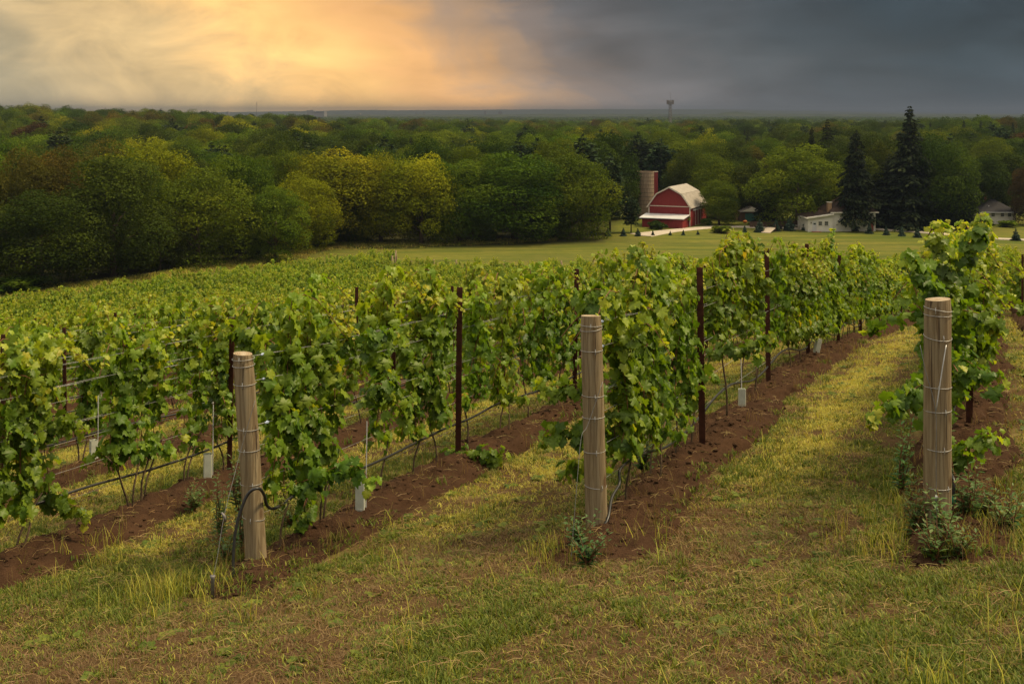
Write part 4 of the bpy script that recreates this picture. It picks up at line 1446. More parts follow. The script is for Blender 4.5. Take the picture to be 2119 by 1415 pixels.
# a few grape clusters low on the vine beside the leftmost post
def build_grapes():
    import bmesh
    for i, (px, py) in enumerate(((590, 995), (605, 1030), (582, 1015))):
        g = np.random.default_rng(i + 60)
        bm = bmesh.new()
        for j in range(34):
            t = g.random(); a = g.uniform(0, 6.28); r = .035 * (1 - t * .8)
            bmesh.ops.create_icosphere(bm, subdivisions=1, radius=.0085, matrix=Matrix.Translation((math.cos(a) * r, math.sin(a) * r, -.13 * t)))
        me = bpy.data.meshes.new('grape_cluster'); bm.to_mesh(me); bm.free(); me.materials.append(M['grape_skin'])
        at_ = me.attributes.new('tone', 'FLOAT', 'POINT'); at_.data.foreach_set('value', g.random(len(me.vertices)).astype(np.float32))
        o = link('grape_cluster', me, None, atd(px, py, end_d(1) + .15))
        tag(o, ['upper', 'lower', 'left'][i] + ' bunch of ripening grapes beside the leftmost wooden post', 'grapes', 'grape bunches')


build_grapes()


# ------------------------------------------------------------------ trees
def card_template(kind):
    if kind == 'leaf':
        v = np.array([(.05, -.55, 0), (.46, .05, .12), (-.02, .55, -.04), (-.44, -.06, .10)])
        f = np.array([(0, 1, 2), (0, 2, 3)])
    else:
        v = np.array([(-.10, 0, 0), (.10, 0, 0), (.26, .5, -.06), (0, 1, -.16), (-.26, .5, -.06)])
        f = np.array([(0, 1, 2), (0, 2, 4), (2, 3, 4)])
    return v, f


def broadleaf(seed, H, W, mat, n_lobe=30, per=900, card=.26, base=.05, tall=1.0):
    """tree of height H, crown width W"""
    g = np.random.default_rng(seed)
    P = []; NN = []; TN = []
    cz = H * (base + (1 - base) * .48); rz = H * (1 - base) * .5
    lob = []
    for i in range(n_lobe * 3):
        a = g.uniform(0, 2 * PI); ct = g.uniform(-1.0, 1.0)
        st = math.sqrt(1 - ct * ct)
        k = g.uniform(.60, .84)
        flare = 1.0 + .22 * max(0, -ct)
        st = max(st, .55) if ct < 0 else st
        c = np.array([math.cos(a) * st * W * .5 * k * flare, math.sin(a) * st * W * .5 * k * flare, cz + ct * rz * (k if ct > 0 else .92)])
        if all(np.linalg.norm(c - q) > W * .135 for q, _ in lob): lob.append((c, W * g.uniform(.12, .24)))
        if len(lob) >= n_lobe: break
    lob.append((np.array([0, 0, cz]), W * .30))
    for c, r in lob:
        n = int(per * (r / (W * .18)) ** 2)
        d = g.normal(0, 1, (n, 3)); d /= np.linalg.norm(d, axis=1, keepdims=True)
        d[:, 2] = np.where((d[:, 2] < -.55) & (g.random(n) < .6), -d[:, 2] * .6, d[:, 2])
        # knobbly lobes: many small sub-clumps
        sub = g.normal(0, 1, (11, 3)); sub /= np.linalg.norm(sub, axis=1, keepdims=True)
        bump = np.max(d @ sub.T, axis=1)
        rr = r * (.70 + .85 * (bump - .55)) * (1 + g.normal(0, .08, n))
        rr = rr * np.where(g.random(n) < .05, g.uniform(1.05, 1.3, n), 1)
        P.append(c + d * rr[:, None] * np.array([1, 1, .85])); NN.append(d + g.normal(0, .30, (n, 3)))
        TN.append(np.clip(g.normal(.47, .075, n) + g.normal(0, .16), 0, 1))
    P = np.vstack(P); NN = np.vstack(NN); TN = np.concatenate(TN)
    P[:, 2] *= H / np.percentile(P[:, 2], 99.3)
    P[:, :2] *= W * .52 / np.percentile(np.hypot(P[:, 0], P[:, 1]), 97)
    P[:, 2] = np.maximum(P[:, 2], H * .01)
    tip = g.normal(0, 1, P.shape)
    v, f, t = leaves_mesh(P, frames(tip, NN), card * g.uniform(.6, 1.35, len(P)), TN, [card_template('leaf')])
    crown = mesh_np('crown', v, f, M[mat], False, t)
    b = MB(); r0 = H * .022
    b.tube([(0, 0, -.5), (.05, 0, H * .12), (0, .1, H * .3), (.1, 0, H * .55)], [r0 * 1.3, r0, r0 * .85, r0 * .5], 8)
    for i in range(7):
        a = i * 2.4; z = H * (.14 + .05 * i)
        b.tube([(0, 0, z), (math.cos(a) * W * .16, math.sin(a) * W * .16, z + H * .10), (math.cos(a) * W * .34, math.sin(a) * W * .34, z + H * .17)], [r0 * .45, r0 * .3, r0 * .1], 6)
    return crown, b.mesh('trunk', M['bark'], True), H, W


def conifer(seed, H, W, mat, whorls=26, per_b=26, card=.9, clear=.08, droop=.25, shape=1.0, gaps=.0, layered=False, cap=1.0):
    g = np.random.default_rng(seed)
    P = []; TIP = []; TN = []; SZ = []
    b = MB(); b.tube([(0, 0, -.4), (0, 0, H * .4), (.05, 0, H * .97)], [H * .016 + .05, H * .011 + .03, .02], 7)
    for i in range(whorls):
        t = i / (whorls - 1); z = H * (clear + (1 - clear) * t * .985)
        r = W * .5 * ((1 - t) ** shape * .96 + .03) * g.uniform(.66, 1.2)
        if layered: r = W * .5 * (math.sin(PI * min(1, .18 + .86 * t)) ** .7) * g.uniform(.6, 1.1)
        nb = max(4, int(9 - 4 * t)) if not layered else 5
        a0 = g.uniform(0, 6.28)
        for j in range(nb):
            if g.random() < gaps: continue
            a = a0 + 2 * PI * j / nb + g.normal(0, .2); L = r * g.uniform(.7, 1.15)
            d = np.array([math.cos(a), math.sin(a), 0.]); sd_ = np.array([-d[1], d[0], 0.])
            e = d * L + np.array([0, 0, -droop * L + .12 * L * (1 if layered else .3)])
            if L > .8: b.tube([(0, 0, z), tuple(d * L * .5 + np.array([0, 0, z - droop * L * .35])), tuple(e * .9 + np.array([0, 0, z]))], [.05, .035, .015], 4, False)
            n = max(5, int(per_b * L / (W * .5) + 4))
            u = g.random(n) ** .75 * 1.0
            lat = g.normal(0, 1, n) * L * (.20 if not layered else .28) * (1.1 - u * .6)
            p = d[None] * (u * L)[:, None] + sd_[None] * lat[:, None]
            p[:, 2] = z - droop * L * u ** 1.3 + g.normal(0, .10 if not layered else .22, n) - np.abs(lat) * .25
            P.append(p)
            tp = d[None] * 1.0 + sd_[None] * (np.sign(lat) * .8)[:, None] + g.normal(0, .35, (n, 3)); tp[:, 2] -= droop + (.25 if not layered else -.3)
            TIP.append(tp); TN.append(np.clip(g.normal(.42, .2, n) + .3 * (u - .5), 0, 1)); SZ.append(card * g.uniform(.6, 1.25, n) * (.55 + .45 * min(1, r / (W * .3))))
    P = np.vstack(P); TIP = np.vstack(TIP)
    nor = np.array([0, 0, 1.]) + g.normal(0, .45, P.shape)
    v, f, tt = leaves_mesh(P, frames(TIP, nor), np.concatenate(SZ), np.concatenate(TN), [card_template('needle')])
    return mesh_np('crown', v, f, M[mat], False, tt), b.mesh('trunk', M['bark_dark'], True), H, W


TREE = {
    'dark': [broadleaf(1, 16, 14, 'leaf_dark'), broadleaf(2, 17, 12.5, 'leaf_dark', 28)],
    'mid': [broadleaf(3, 16, 14.5, 'leaf_mid'), broadleaf(4, 17, 13, 'leaf_mid', 30), broadleaf(5, 15, 15, 'leaf_mid', 32)],
    'yellow': [broadleaf(6, 16, 15, 'leaf_yellow', 32), broadleaf(7, 15, 13, 'leaf_yellow')],
    'olive': [broadleaf(8, 16, 14, 'leaf_olive', 28), broadleaf(9, 15, 12, 'leaf_olive')],
    'rust': [broadleaf(10, 15, 12, 'leaf_rust')],
    'pine': [conifer(11, 18, 9.5, 'needle_pine', 15, 60, 1.05, .30, .02, layered=True), conifer(12, 17, 10.5, 'needle_pine', 14, 64, 1.1, .25, .0, layered=True)],
    'spruce': [conifer(13, 22, 10, 'needle_dark', 40, 90, .72, .04, .42, .82, .10), conifer(14, 24, 11, 'needle_dark', 36, 96, .76, .04, .34, .70, .27)],
    'open_spruce': [conifer(23, 22, 10.5, 'needle_dark', 34, 80, .78, .19, .45, .62, .22)],
    'young': [conifer(15, 2.4, 1.7, 'needle_blue', 14, 18, .34, .03, .0, .9), conifer(16, 2.4, 1.9, 'needle_blue', 13, 18, .36, .03, .02, 1.0)],
}
KIND_TXT = {'dark': 'dark green broadleaf tree', 'mid': 'mid green broadleaf tree', 'yellow': 'yellow-green broadleaf tree', 'olive': 'olive brown broadleaf tree', 'rust': 'rust-brown tree',
            'pine': 'dark pine with layered boughs', 'spruce': 'tall dark spruce'}
NAME = {'pine': 'pine_tree', 'open_spruce': 'spruce_tree', 'spruce': 'spruce_tree', 'young': 'young_spruce'}
n_trees = 0
taken = []


def plant(kind, x, y, h, w, rz, label, group, z=None, var=None):
    global n_trees
    v = TREE[kind][(n_trees if var is None else var) % len(TREE[kind])]
    root = empty(NAME.get(kind, 'broadleaf_tree'), (x, y, z1(x, y) if z is None else z), rz, label, 'tree', group)
    root.scale = (w / v[3], w / v[3], h / v[2])
    link('trunk', v[1], root); link('crown', v[0], root)
    n_trees += 1
    taken.append((x, y, w))
    return root


FRONT = [  # px, top y, base y, width px, kind, label
    (30, 322, 560, 170, 'olive', 'olive-topped tree at the left edge behind the dark front tree'),
    (120, 318, 548, 140, 'olive', 'orange-tinged tree behind the front trees at far left'),
    (85, 402, 592, 215, 'dark', 'dark rounded front tree at the far left wood edge'),
    (235, 330, 575, 205, 'dark', 'dark tree with olive brown top, second along the left wood edge'),
    (305, 305, 530, 215, 'yellow', 'bright yellow-green tree rising behind the left front trees'),
    (410, 358, 548, 210, 'mid', 'mid green round front tree at left, right of the dark pair'),
    (485, 325, 520, 150, 'mid', 'green tree above and behind the left front trees'),
    (570, 392, 540, 125, 'mid', 'small round front tree left of the yellow grove'),
    (625, 368, 520, 140, 'yellow', 'leafy tree at the left foot of the yellow grove'),
    (690, 320, 502, 210, 'yellow', 'largest yellow-topped tree in the middle of the wood edge'),
    (788, 327, 503, 140, 'yellow', 'narrow yellow-green tree right of the largest yellow tree'),
    (872, 329, 506, 150, 'yellow', 'yellow-green tree standing forward at mid wood edge'),
    (952, 336, 502, 165, 'mid', 'dull green tree right of the yellow trees'),
    (1065, 322, 499, 205, 'mid', 'broad green tree in the right half of the wood edge'),
    (1180, 320, 492, 190, 'mid', 'last broad green tree before the pines by the barn'),
    (1130, 350, 494, 110, 'dark', 'darker tree squeezed between the two broad green trees'),
    (505, 470, 538, 90, 'dark', 'low dark shrubby tree at the left wood edge'),
    (735, 420, 502, 90, 'mid', 'low leafy tree below the yellow trees'),
    (330, 450, 560, 110, 'dark', 'low dark tree at the foot of the left front trees'),
    (1262, 318, 484, 74, 'pine', 'dark pine beside the silo, left of the barn'),
    (1236, 335, 484, 66, 'pine', 'pine between the broad trees and the silo pine'),
    (1306, 404, 482, 40, 'pine', 'shorter pine whose boughs overlap the silo'),
    (1488, 375, 466, 76, 'mid', 'green tree right of the red barn'),
    (1480, 326, 452, 110, 'mid', 'leafy tree rising behind the barn roof'),
    (1428, 318, 446, 100, 'dark', 'dark tree behind the ridge of the barn'),
    (1650, 305, 470, 165, 'mid', 'large green maple left of the white house'),
    (1588, 352, 467, 62, 'spruce', 'narrow dark spruce between brown house and maple'),
    (1772, 268, 478, 80, 'open_spruce', 'dark spruce standing in front of the white house'),
    (1882, 217, 474, 132, 'spruce', 'tallest dark spruce, its top above the horizon'),
    (1842, 318, 470, 120, 'spruce', 'dark spruce just left of the tallest one'),
    (1938, 288, 471, 150, 'dark', 'dark broad tree just right of the tallest spruce'),
    (1980, 316, 472, 112, 'spruce', 'broad dark spruce left of the hip-roofed house'),
    (1822, 288, 462, 110, 'dark', 'dark leafy tree between the white house and tallest spruce'),
    (2128, 345, 466, 60, 'rust', 'dark reddish tree at the right edge by the hip-roofed house'),
    (1800, 322, 464, 120, 'dark', 'dark leafy tree behind the open spruce at the white house'),
    (1908, 340, 466, 130, 'dark', 'dark leafy tree low beside the tallest spruce'),
    (1728, 300, 456, 110, 'dark', 'dark tree over the roof of the white house'),
    (2025, 326, 456, 110, 'dark', 'dark tree between the spruces and the hip-roofed house'),
    (1560, 338, 455, 110, 'dark', 'dark tree right above the brown-roofed house'),
    (1712, 245, 440, 80, 'spruce', 'dark fir standing above the woods behind the white house'),
    (1680, 262, 438, 60, 'spruce', 'smaller dark fir beside the one behind the white house'),
    (2060, 320, 452, 150, 'dark', 'dark tree behind the roof of the hip-roofed house'),
    (1530, 345, 452, 90, 'dark', 'dark tree above the brown-roofed house'),
]


def build_trees():
    g = np.random.default_rng(77)
    for i, (px, ty, by, w, kind, lab) in enumerate(FRONT):
        p = at(px, by); D = p.y
        h = -(ty - 236) / F * D - p.z
        plant(kind, p.x, p.y, h, w / F * D * 1.12, g.uniform(0, 6.28), lab, 'trees along the near edge of the wood', p.z)
    # a round bush at the meadow edge and shrubs by the barn
    for px, by, ty, w, lab in ((1015, 503, 480, 34, 'round pale green bush at the wood edge'), (1358, 474, 458, 44, 'clipped dark green bush before the lean-to'), (1398, 470, 449, 60, 'rambling shrub against the lean-to of the barn'),
                               (1462, 467, 453, 22, 'small shrub at the right corner of the barn'), (1493, 482, 468, 46, 'spreading juniper beside the drive'), (2030, 470, 455, 50, 'shrub below the hip-roofed house'), (2085, 470, 457, 40, 'shrub at the right of the hip-roofed house'),
                               (40, 604, 575, 120, 'low scrub at the left field edge'), (640, 515, 497, 90, 'low scrub under the leafy tree')):
        p = at(px, by); D = p.y
        kk = 'mid' if 'dark' not in lab else 'dark'
        v = BUSH[kk]
        root = empty('shrub', p, g.uniform(0, 6), lab, 'shrub', 'shrubs')
        s = w / F * D / v[3]; root.scale = (s, s, (by - ty) / F * D / v[2])
        link('stem', v[1], root); link('crown', v[0], root)
    # row of young spruces along the drive
    ys = [(1183, 488, 18), (1226, 488, 19), (1258, 489, 17), (1290, 489, 17), (1320, 489, 16), (1351, 488, 11), (1387, 487, 9), (1414, 487, 11), (1444, 486, 9), (1541, 481, 14), (1572, 481, 26), (1606, 479, 24), (1634, 478, 29), (1668, 477, 24),
          (1706, 476, 26), (1730, 478, 26), (1769, 479, 20), (1799, 484, 22), (1834, 487, 18), (1866, 489, 20), (1899, 492, 21), (1968, 498, 16), (2102, 499, 24), (1147, 490, 15)]
    for i, (px, by, h) in enumerate(sorted(ys)):
        p = at(px, by); D = p.y; v = TREE['young'][i % 2]
        root = empty('young_spruce', p, i * 1.3, '%s young blue-green spruce from the left in the row along the drive' % ORD[i + 1], 'tree', 'young spruces along the drive')
        hh = h / F * D; root.scale = (hh / v[2] * 1.05, hh / v[2] * 1.05, hh / v[2])
        link('trunk', v[1], root); link('crown', v[0], root)
    # the wood behind
    pts = []
    D = 120.0
    while D < 900:
        step = 10.3 + max(0, D - 176) * .0035
        xs = np.arange(-.56 * D, .56 * D, step)
        for x in xs:
            xx = x + g.normal(0, step * .28); yy = D + g.normal(0, step * .28)
            px = xx / yy * F + 1059.5
            if yy < front_d(px) + 12: continue
            if any(abs(xx - a) < w * .36 and abs(yy - b) < w * .36 for a, b, w in taken[:len(FRONT)]): continue
            if yy < 325 and 1262 < px < 1392: continue
            pts.append((yy, xx, px))
        D += step * .95
    pts.sort()
    kinds = ['dark', 'mid', 'yellow', 'olive', 'rust', 'pine', 'spruce']
    recs = []
    for (yy, xx, px) in pts:
        m = float(fbm(np.array([xx / 45]), np.array([yy / 60]), 2, 55)[0])
        u = g.random()
        if px > 1500: pr = [.60, .20, .0, .02, .02, .08, .08]  # more dark trees on the right, their colour standing in for storm shade
        elif px > 600 and yy < 420: pr = [.33, .28, .02, .03, .01, .31, .02]
        else: pr = [.42, .40, .04, .055, .012, .055, .018]
        if m > .58 and px < 1500: pr = [.18, .52, .14, .10, .01, .05, 0]
        k = int(np.searchsorted(np.cumsum(pr), u)); k = min(k, 6)
        h = g.uniform(10.5, 19.5) * (1.0 if k < 5 else 1.08)
        if k == 6: h = g.uniform(15, 20)
        if yy < 330 and px > 1300: h *= .92
        recs.append((yy, xx, px, kinds[k], h))
    n_ind = 300 - n_trees
    for (yy, xx, px, kind, h) in recs[:n_ind]:
        w = h * {'pine': .62, 'spruce': .42}.get(kind, g.uniform(.74, .95))
        sec = ['beyond the left edge trees', 'behind the left front trees', 'between the left trees and yellow grove', 'behind the yellow grove', 'behind the broad green trees', 'behind the silo and barn', 'behind the brown house', 'behind the maple and white house',
               'behind the tall spruces', 'behind the hip-roofed house'][int(np.searchsorted([90, 330, 560, 860, 1230, 1480, 1580, 1760, 2010], px))]
        rank = ORD[1 + int(max(0, yy - front_d(px) - 8) / 11)]
        plant(kind, xx, yy, h, w, g.uniform(0, 6.28), '%s in the %s rank %s' % (KIND_TXT[kind], rank, sec), 'trees of the wood %s' % sec)
    rest = recs[n_ind:]
    joined = []; off = {}
    for kd in kinds:
        off[kd] = len(joined)
        joined += [(v[0], v[2], v[3]) for v in TREE[kd]]
    P = []; S = []; I = []
    for (yy, xx, px, kind, h) in rest:
        P.append((xx, yy, z1(xx, yy) - .3)); j = off[kind] + int(g.integers(0, len(TREE[kind])))
        w = h * {'pine': .62, 'spruce': .42}.get(kind, g.uniform(.78, 1.0))
        I.append(j); S.append((w / joined[j][2], w / joined[j][2], h / joined[j][1]))
    o = scatter('forest', P, g.uniform(0, 6.28, len(P)), np.array(S), I, [q[0] for q in joined])
    tag(o, 'dense mixed wood stretching to the plain', 'forest', kind='stuff')
    # the wooded plain out to the ridge: coarser crowns
    far = [broadleaf(31, 13, 15, 'leaf_dark', 9, 60, 1.9), broadleaf(32, 14, 16, 'leaf_mid', 9, 60, 1.9), broadleaf(33, 13, 14, 'leaf_dark', 8, 60, 1.9), conifer(34, 15, 9, 'needle_pine', 9, 12, 2.2, .1, .2)]
    P = []; S = []
    n = 30000
    D = 880 * (4350 / 880) ** (g.random(n) ** .8)
    x = g.uniform(-.52, .52, n) * D
    keep = fbm(x / 420, D / 420, 3, 66) < .60 + .1 * (D > 3000)
    x, D = x[keep], D[keep]
    s = g.uniform(.75, 1.25, len(x)) * np.interp(D, [880, 2500, 6500], [1, 1.15, 1.6])
    P = np.stack([x, D, zt(x, D) - .5], -1)
    o = scatter('far_woods', P, g.uniform(0, 6.28, len(P)), np.stack([s * 1.2, s * 1.2, g.uniform(.8, 1.15, len(x))], -1), g.choice(4, len(P), p=[.4, .35, .2, .05]), [q[0] for q in far])
    tag(o, 'far wooded plain fading into haze', 'woods', kind='stuff')


BUSH = {'mid': broadleaf(41, 2.4, 3.0, 'leaf_mid', 12, 160, .22, .02), 'dark': broadleaf(42, 2.2, 3.2, 'leaf_dark', 12, 160, .22, .02)}
build_trees()


def build_scrub():
    """rough grass along the wood edge"""
    g = np.random.default_rng(5)
    t = [tuft(31, 26, .5, .6, .04, .45, .9, .6), tuft(32, 26, .5, .7, .05, .1, .55, .6), tuft(33, 22, .42, .6, .04, .6, .95, .6)]
    n = 5200
    px = g.uniform(-60, 1150, n); D = front_d(px) - 1 - np.abs(g.normal(0, 4, n)) * np.interp(px, [0, 400, 700, 1150], [1.3, 1.4, 1.2, .35])
    x = (px - 1059.5) / F * D
    kk = (x - ROW_T * D - ROW_C) / ROW_W + 2
    P = np.stack([x, D, zt(x, D)], -1)
    o = scatter('rough_grass', P, g.uniform(0, 6.28, n), g.uniform(.6, 1.4, n), g.choice(3, n), t)
    tag(o, 'tall rough grass and goldenrod along the wood edge', 'grass', kind='stuff')


build_scrub()


# ------------------------------------------------------------------ roads
def strip(name, ctrl, width, mat, label, lift=.05):
    pts = curve_pts([Vector((p.x, p.y, 0)) for p in ctrl], 10)
    vs = []; fs = []
    for i, p in enumerate(pts):
        t = (pts[min(i + 1, len(pts) - 1)] - pts[max(i - 1, 0)]).normalized(); n = Vector((-t.y, t.x, 0))
        for e in (-1, -.96, .96, 1):
            q = p + n * width * .5 * e
            vs.append((q.x, q.y, z1(q.x, q.y) + (lift if abs(e) < 1 else -.05)))
    for i in range(len(pts) - 1):
        for j in range(3): fs.append((i * 4 + j + 1, i * 4 + j, i * 4 + 4 + j, i * 4 + 5 + j))
    b = MB(); b.add(vs, fs); o = b.build(name, mat, None)
    tag(o, label, 'road', kind='structure')


def v25(px, py): return at(px, py)


strip('driveway', [v25(1318, 486), v25(1362, 481), v25(1420, 475), v25(1475, 470.5), v25(1530, 470), v25(1590, 472), v25(1680, 474), v25(1760, 474)], 4.2, M['gravel'], 'pale gravel drive running past the barn to the white house', .06)
strip('farm_track', [v25(1390, 478), v25(1362, 483), v25(1330, 489)], 4.0, M['gravel'], 'short gravel spur before the lean-to', .10)
strip('lane', [v25(1760, 473), v25(1830, 476), v25(1900, 481), v25(1960, 486), v25(2030, 493), v25(2140, 499), v25(2300, 504)], 3.0, M['gravel'], 'pale farm lane curving away to the right', .14)


# ------------------------------------------------------------------ barn, silo, houses
def window(root, x0, x1, z0, z1_, y, mat_f='white_paint', depth=.08):
    f = MB(); t = .09
    f.box(x0 - t, x1 + t, y - depth, y, z1_, z1_ + t).box(x0 - t, x1 + t, y - depth - .03, y, z0 - t, z0).box(x0 - t, x0, y - depth, y, z0, z1_).box(x1, x1 + t, y - depth, y, z0, z1_)
    f.box(x0, x1, y - depth * .7, y - .01, (z0 + z1_) / 2 - .025, (z0 + z1_) / 2 + .025)
    o = f.build('window', M[mat_f], root)
    p = MB(); p.box(x0, x1, y - .03, y - .005, z0, z1_); p.build('pane', M['window_glass'], o)


def build_barn():
    # local frame: gable in the xz plane at y=0 facing -y, ridge along +y
    c = on(1385, 258.0)
    root = empty('barn', (c.x, c.y, c.z), -R(25), 'red gambrel barn with pale metal roof and white trim', 'barn')
    W, L, E, B, A = 9.6, 13.0, 4.3, 7.1, 8.6
    hw = W / 2; bx = hw * .60
    wall = MB(); wall.prism([(-hw, -.3), (hw, -.3), (hw, E), (bx, B), (0, A), (-bx, B), (-hw, E)], 0, L)
    wall.build('wall', M['barn_red'], root)

    def slab(p, q, name):
        n = Vector((-(q[1] - p[1]), q[0] - p[0])).normalized()
        if n.y < 0: n = -n
        poly = [(p[0] + n.x * .02, p[1] + n.y * .02), (q[0] + n.x * .02, q[1] + n.y * .02), (q[0] + n.x * .14, q[1] + n.y * .14), (p[0] + n.x * .14, p[1] + n.y * .14)]
        b = MB(); b.prism(poly, -.35, L + .35); return b.build(name, M['barn_roof'], root)
    for s in (1, -1):
        slab((s * (hw + .35), E - .30), (s * bx, B), 'roof_panel'); slab((s * bx, B), (0, A), 'roof_panel')
    t = MB()
    pts = [(-hw - .35, E - .30), (-bx, B), (0, A), (bx, B), (hw + .35, E - .30)]
    for p, q in zip(pts[:-1], pts[1:]):
        d = Vector((q[0] - p[0], q[1] - p[1])).normalized(); n = Vector((-d.y, d.x))
        if n.y < 0: n = -n
        t.prism([(p[0] - n.x * .16, p[1] - n.y * .16), (q[0] - n.x * .16, q[1] - n.y * .16), (q[0] + n.x * .10, q[1] + n.y * .10), (p[0] + n.x * .10, p[1] + n.y * .10)], -.42, -.355)
    t.build('gable_trim', M['barn_trim'], root)
    for nm, (x0, x1, y0, y1, z0, z1_) in (('band', (-hw + .2, hw - .2, -.06, -.003, E - .02, E + .16)), ('corner_board', (hw - .2, hw + .05, -.06, -.003, -.2, E - .1)), ('corner_board', (-hw - .05, -hw + .2, -.06, -.003, -.2, E - .1))):
        b = MB(); b.box(x0, x1, y0, y1, z0, z1_); b.build(nm, M['barn_trim'], root)
    # sliding doors on the right long wall
    d0, d1, dh = 3.6, 8.0, 3.35
    for i in range(2):
        a = d0 + (d1 - d0) / 2 * i
        b = MB(); b.box(hw + .02, hw + .10, a + .02, a + (d1 - d0) / 2 - .02, -.1, dh); dr = b.build('sliding_door', M['barn_red'], root)
        f = MB()
        f.box(hw + .10, hw + .14, a + .02, a + .17, -.1, dh).box(hw + .10, hw + .14, a + (d1 - d0) / 2 - .17, a + (d1 - d0) / 2 - .02, -.1, dh)
        f.box(hw + .10, hw + .137, a + .17, a + (d1 - d0) / 2 - .17, -.1, .06)
        f.build('door_trim', M['barn_trim'], dr)
    b = MB(); b.box(hw + .02, hw + .22, d0 - 1.6, d1 + 1.0, dh + .03, dh + .38); b.build('door_rail', M['white_metal'], root)
    # lean-to on the gable end
    lt = MB()
    lt.prism([(-hw, -.2), (hw - .4, -.2), (hw - .4, 1.9), (-hw, 1.9)], -4.6, -.065); lt.build('lean_to_wall', M['barn_red'], root)
    rf = MB(); z0, z1_ = 2.55, 1.95
    rf.add([(-hw - .6, -5.0, z1_), (hw, -5.0, z1_), (hw, -.07, z0), (-hw - .6, -.07, z0), (-hw - .6, -5.0, z1_ + .14), (hw, -5.0, z1_ + .14), (hw, -.07, z0 + .14), (-hw - .6, -.07, z0 + .14)],
           [(0, 3, 2, 1), (4, 5, 6, 7), (0, 1, 5, 4), (1, 2, 6, 5), (2, 3, 7, 6), (3, 0, 4, 7)])
    rf.build('lean_to_roof', M['white_metal'], root)


def build_silo():
    c = on(1336, 276.0)
    root = empty('silo', (c.x, c.y, c.z), 0, 'weathered stave silo with dark hoops behind the barn', 'silo')
    r, H = 2.08, 11.2; n = 40
    vs = []; fs = []
    for z in (-.3, H):
        for j in range(n): vs.append((r * math.cos(2 * PI * j / n), r * math.sin(2 * PI * j / n), z))
    for j in range(n): fs.append((j, (j + 1) % n, n + (j + 1) % n, n + j))
    # the roof is gone: inner wall
    for z in (H, H - 2.5):
        for j in range(n): vs.append((r * .92 * math.cos(2 * PI * j / n), r * .92 * math.sin(2 * PI * j / n), z))
    for j in range(n): fs += [(n + j, n + (j + 1) % n, 2 * n + (j + 1) % n, 2 * n + j), (2 * n + j, 2 * n + (j + 1) % n, 3 * n + (j + 1) % n, 3 * n + j)]
    b = MB(); b.add(vs, fs); b.build('stave_wall', M['silo_stave'], root)
    for i in range(12):
        h = MB(); h.ring((0, 0, .7 + i * .92), r + .01, .035, 40, 5); h.build('hoop', M['roof_dark'], root, True)
    ch = MB(); ch.box(r - .15, r + .75, -.7, .55, 0, H - .15); ch.build('chute', M['barn_red'], root)
    ch = MB(); ch.box(r - .2, r + .85, -.8, .65, H - .15, H - .02); ch.build('chute_cap', M['grey_wood'], root)


def build_white_house():
    D = 246.0
    c = on(1742, D)
    root = empty('white_house', (c.x, c.y, c.z), R(3), 'low white house with brown roofs half hidden by a spruce', 'house')
    m = D / F
    X = lambda px: (px - 1742) * m
    # annex
    x0, x1 = X(1670), X(1722)
    b = MB(); b.prism([(x0, -.2), (x1 - .005, -.2), (x1 - .005, 3.45), (x0, 2.75)], -.4, 7); b.build('annex_wall', M['white_paint'], root)
    r = MB(); r.prism([(x0 - .45, 2.72), (x1 + .1, 3.55), (x1 + .1, 3.80), (x0 - .45, 2.97)], -.9, 4)
    r.build('annex_roof', M['white_paint'], root)
    r = MB(); r.prism([(x0 - .3, 3.04), (x1 + .05, 3.84), (x1 + .05, 4.1), (x0 + .3, 3.3)], .2, 7.2); r.build('roof_slope', M['roof_brown'], root)
    x2 = X(1813)
    b = MB(); b.box(x1, x2, 0, 9, -.2, 4.1); b.build('wall', M['white_paint'], root)
    r = MB(); e = .5
    r.add([(x1 - e, -e, 4.1), (x2 + e, -e, 4.1), (x2 + e, 9 + e, 4.1), (x1 - e, 9 + e, 4.1), (x1 + 3, 4.5, 7.0), (x2 - 3, 4.5, 7.0)], [(0, 1, 5, 4), (1, 2, 5), (2, 3, 4, 5), (3, 0, 4), (0, 3, 2, 1)])
    rf = r.build('roof', M['roof_brown'], root)
    f = MB(); f.box(x1 - e - .05, x2 + e + .05, -e - .08, -e + .0, 3.9, 4.14); f.build('fascia', M['white_paint'], root)
    ch = MB(); ch.box(X(1717), X(1725), 1.2, 2.2, 3.7, 6.0); k = ch.build('chimney', M['brick_tan'], root)
    cp = MB(); cp.box(X(1717) - .1, X(1725) + .1, 1.1, 2.3, 6.0, 6.15); cp.build('chimney_cap', M['barn_trim'], k)
    d = MB(); d.box(X(1679), X(1687.5), -.46, -.405, .1, 2.1); dr = d.build('door', M['white_metal'], root)
    g_ = MB(); g_.box(X(1681), X(1686), -.48, -.462, 1.5, 1.85); g_.build('pane', M['window_glass'], dr)
    s = MB(); s.box(X(1677), X(1695), -1.6, -.41, -.1, .08); s.build('step', M['brick_red'], root)
    window(root, X(1691.5), X(1699), 1.35, 2.15, -.402); window(root, X(1704.5), X(1712), 1.35, 2.15, -.402)
    window(root, X(1785), X(1792), .95, 2.2, -.002)
    window(root, X(1760), X(1766), .95, 2.2, -.002)
    d = MB(); d.box(X(1803), X(1808.5), -.07, -.002, .05, 2.1); d.build('red_door', M['red_paint'], root)
    l = MB(); l.box(X(1675.5), X(1677), -.5, -.402, 1.75, 2.05); l.build('wall_lamp', M['dark_wood'], root)


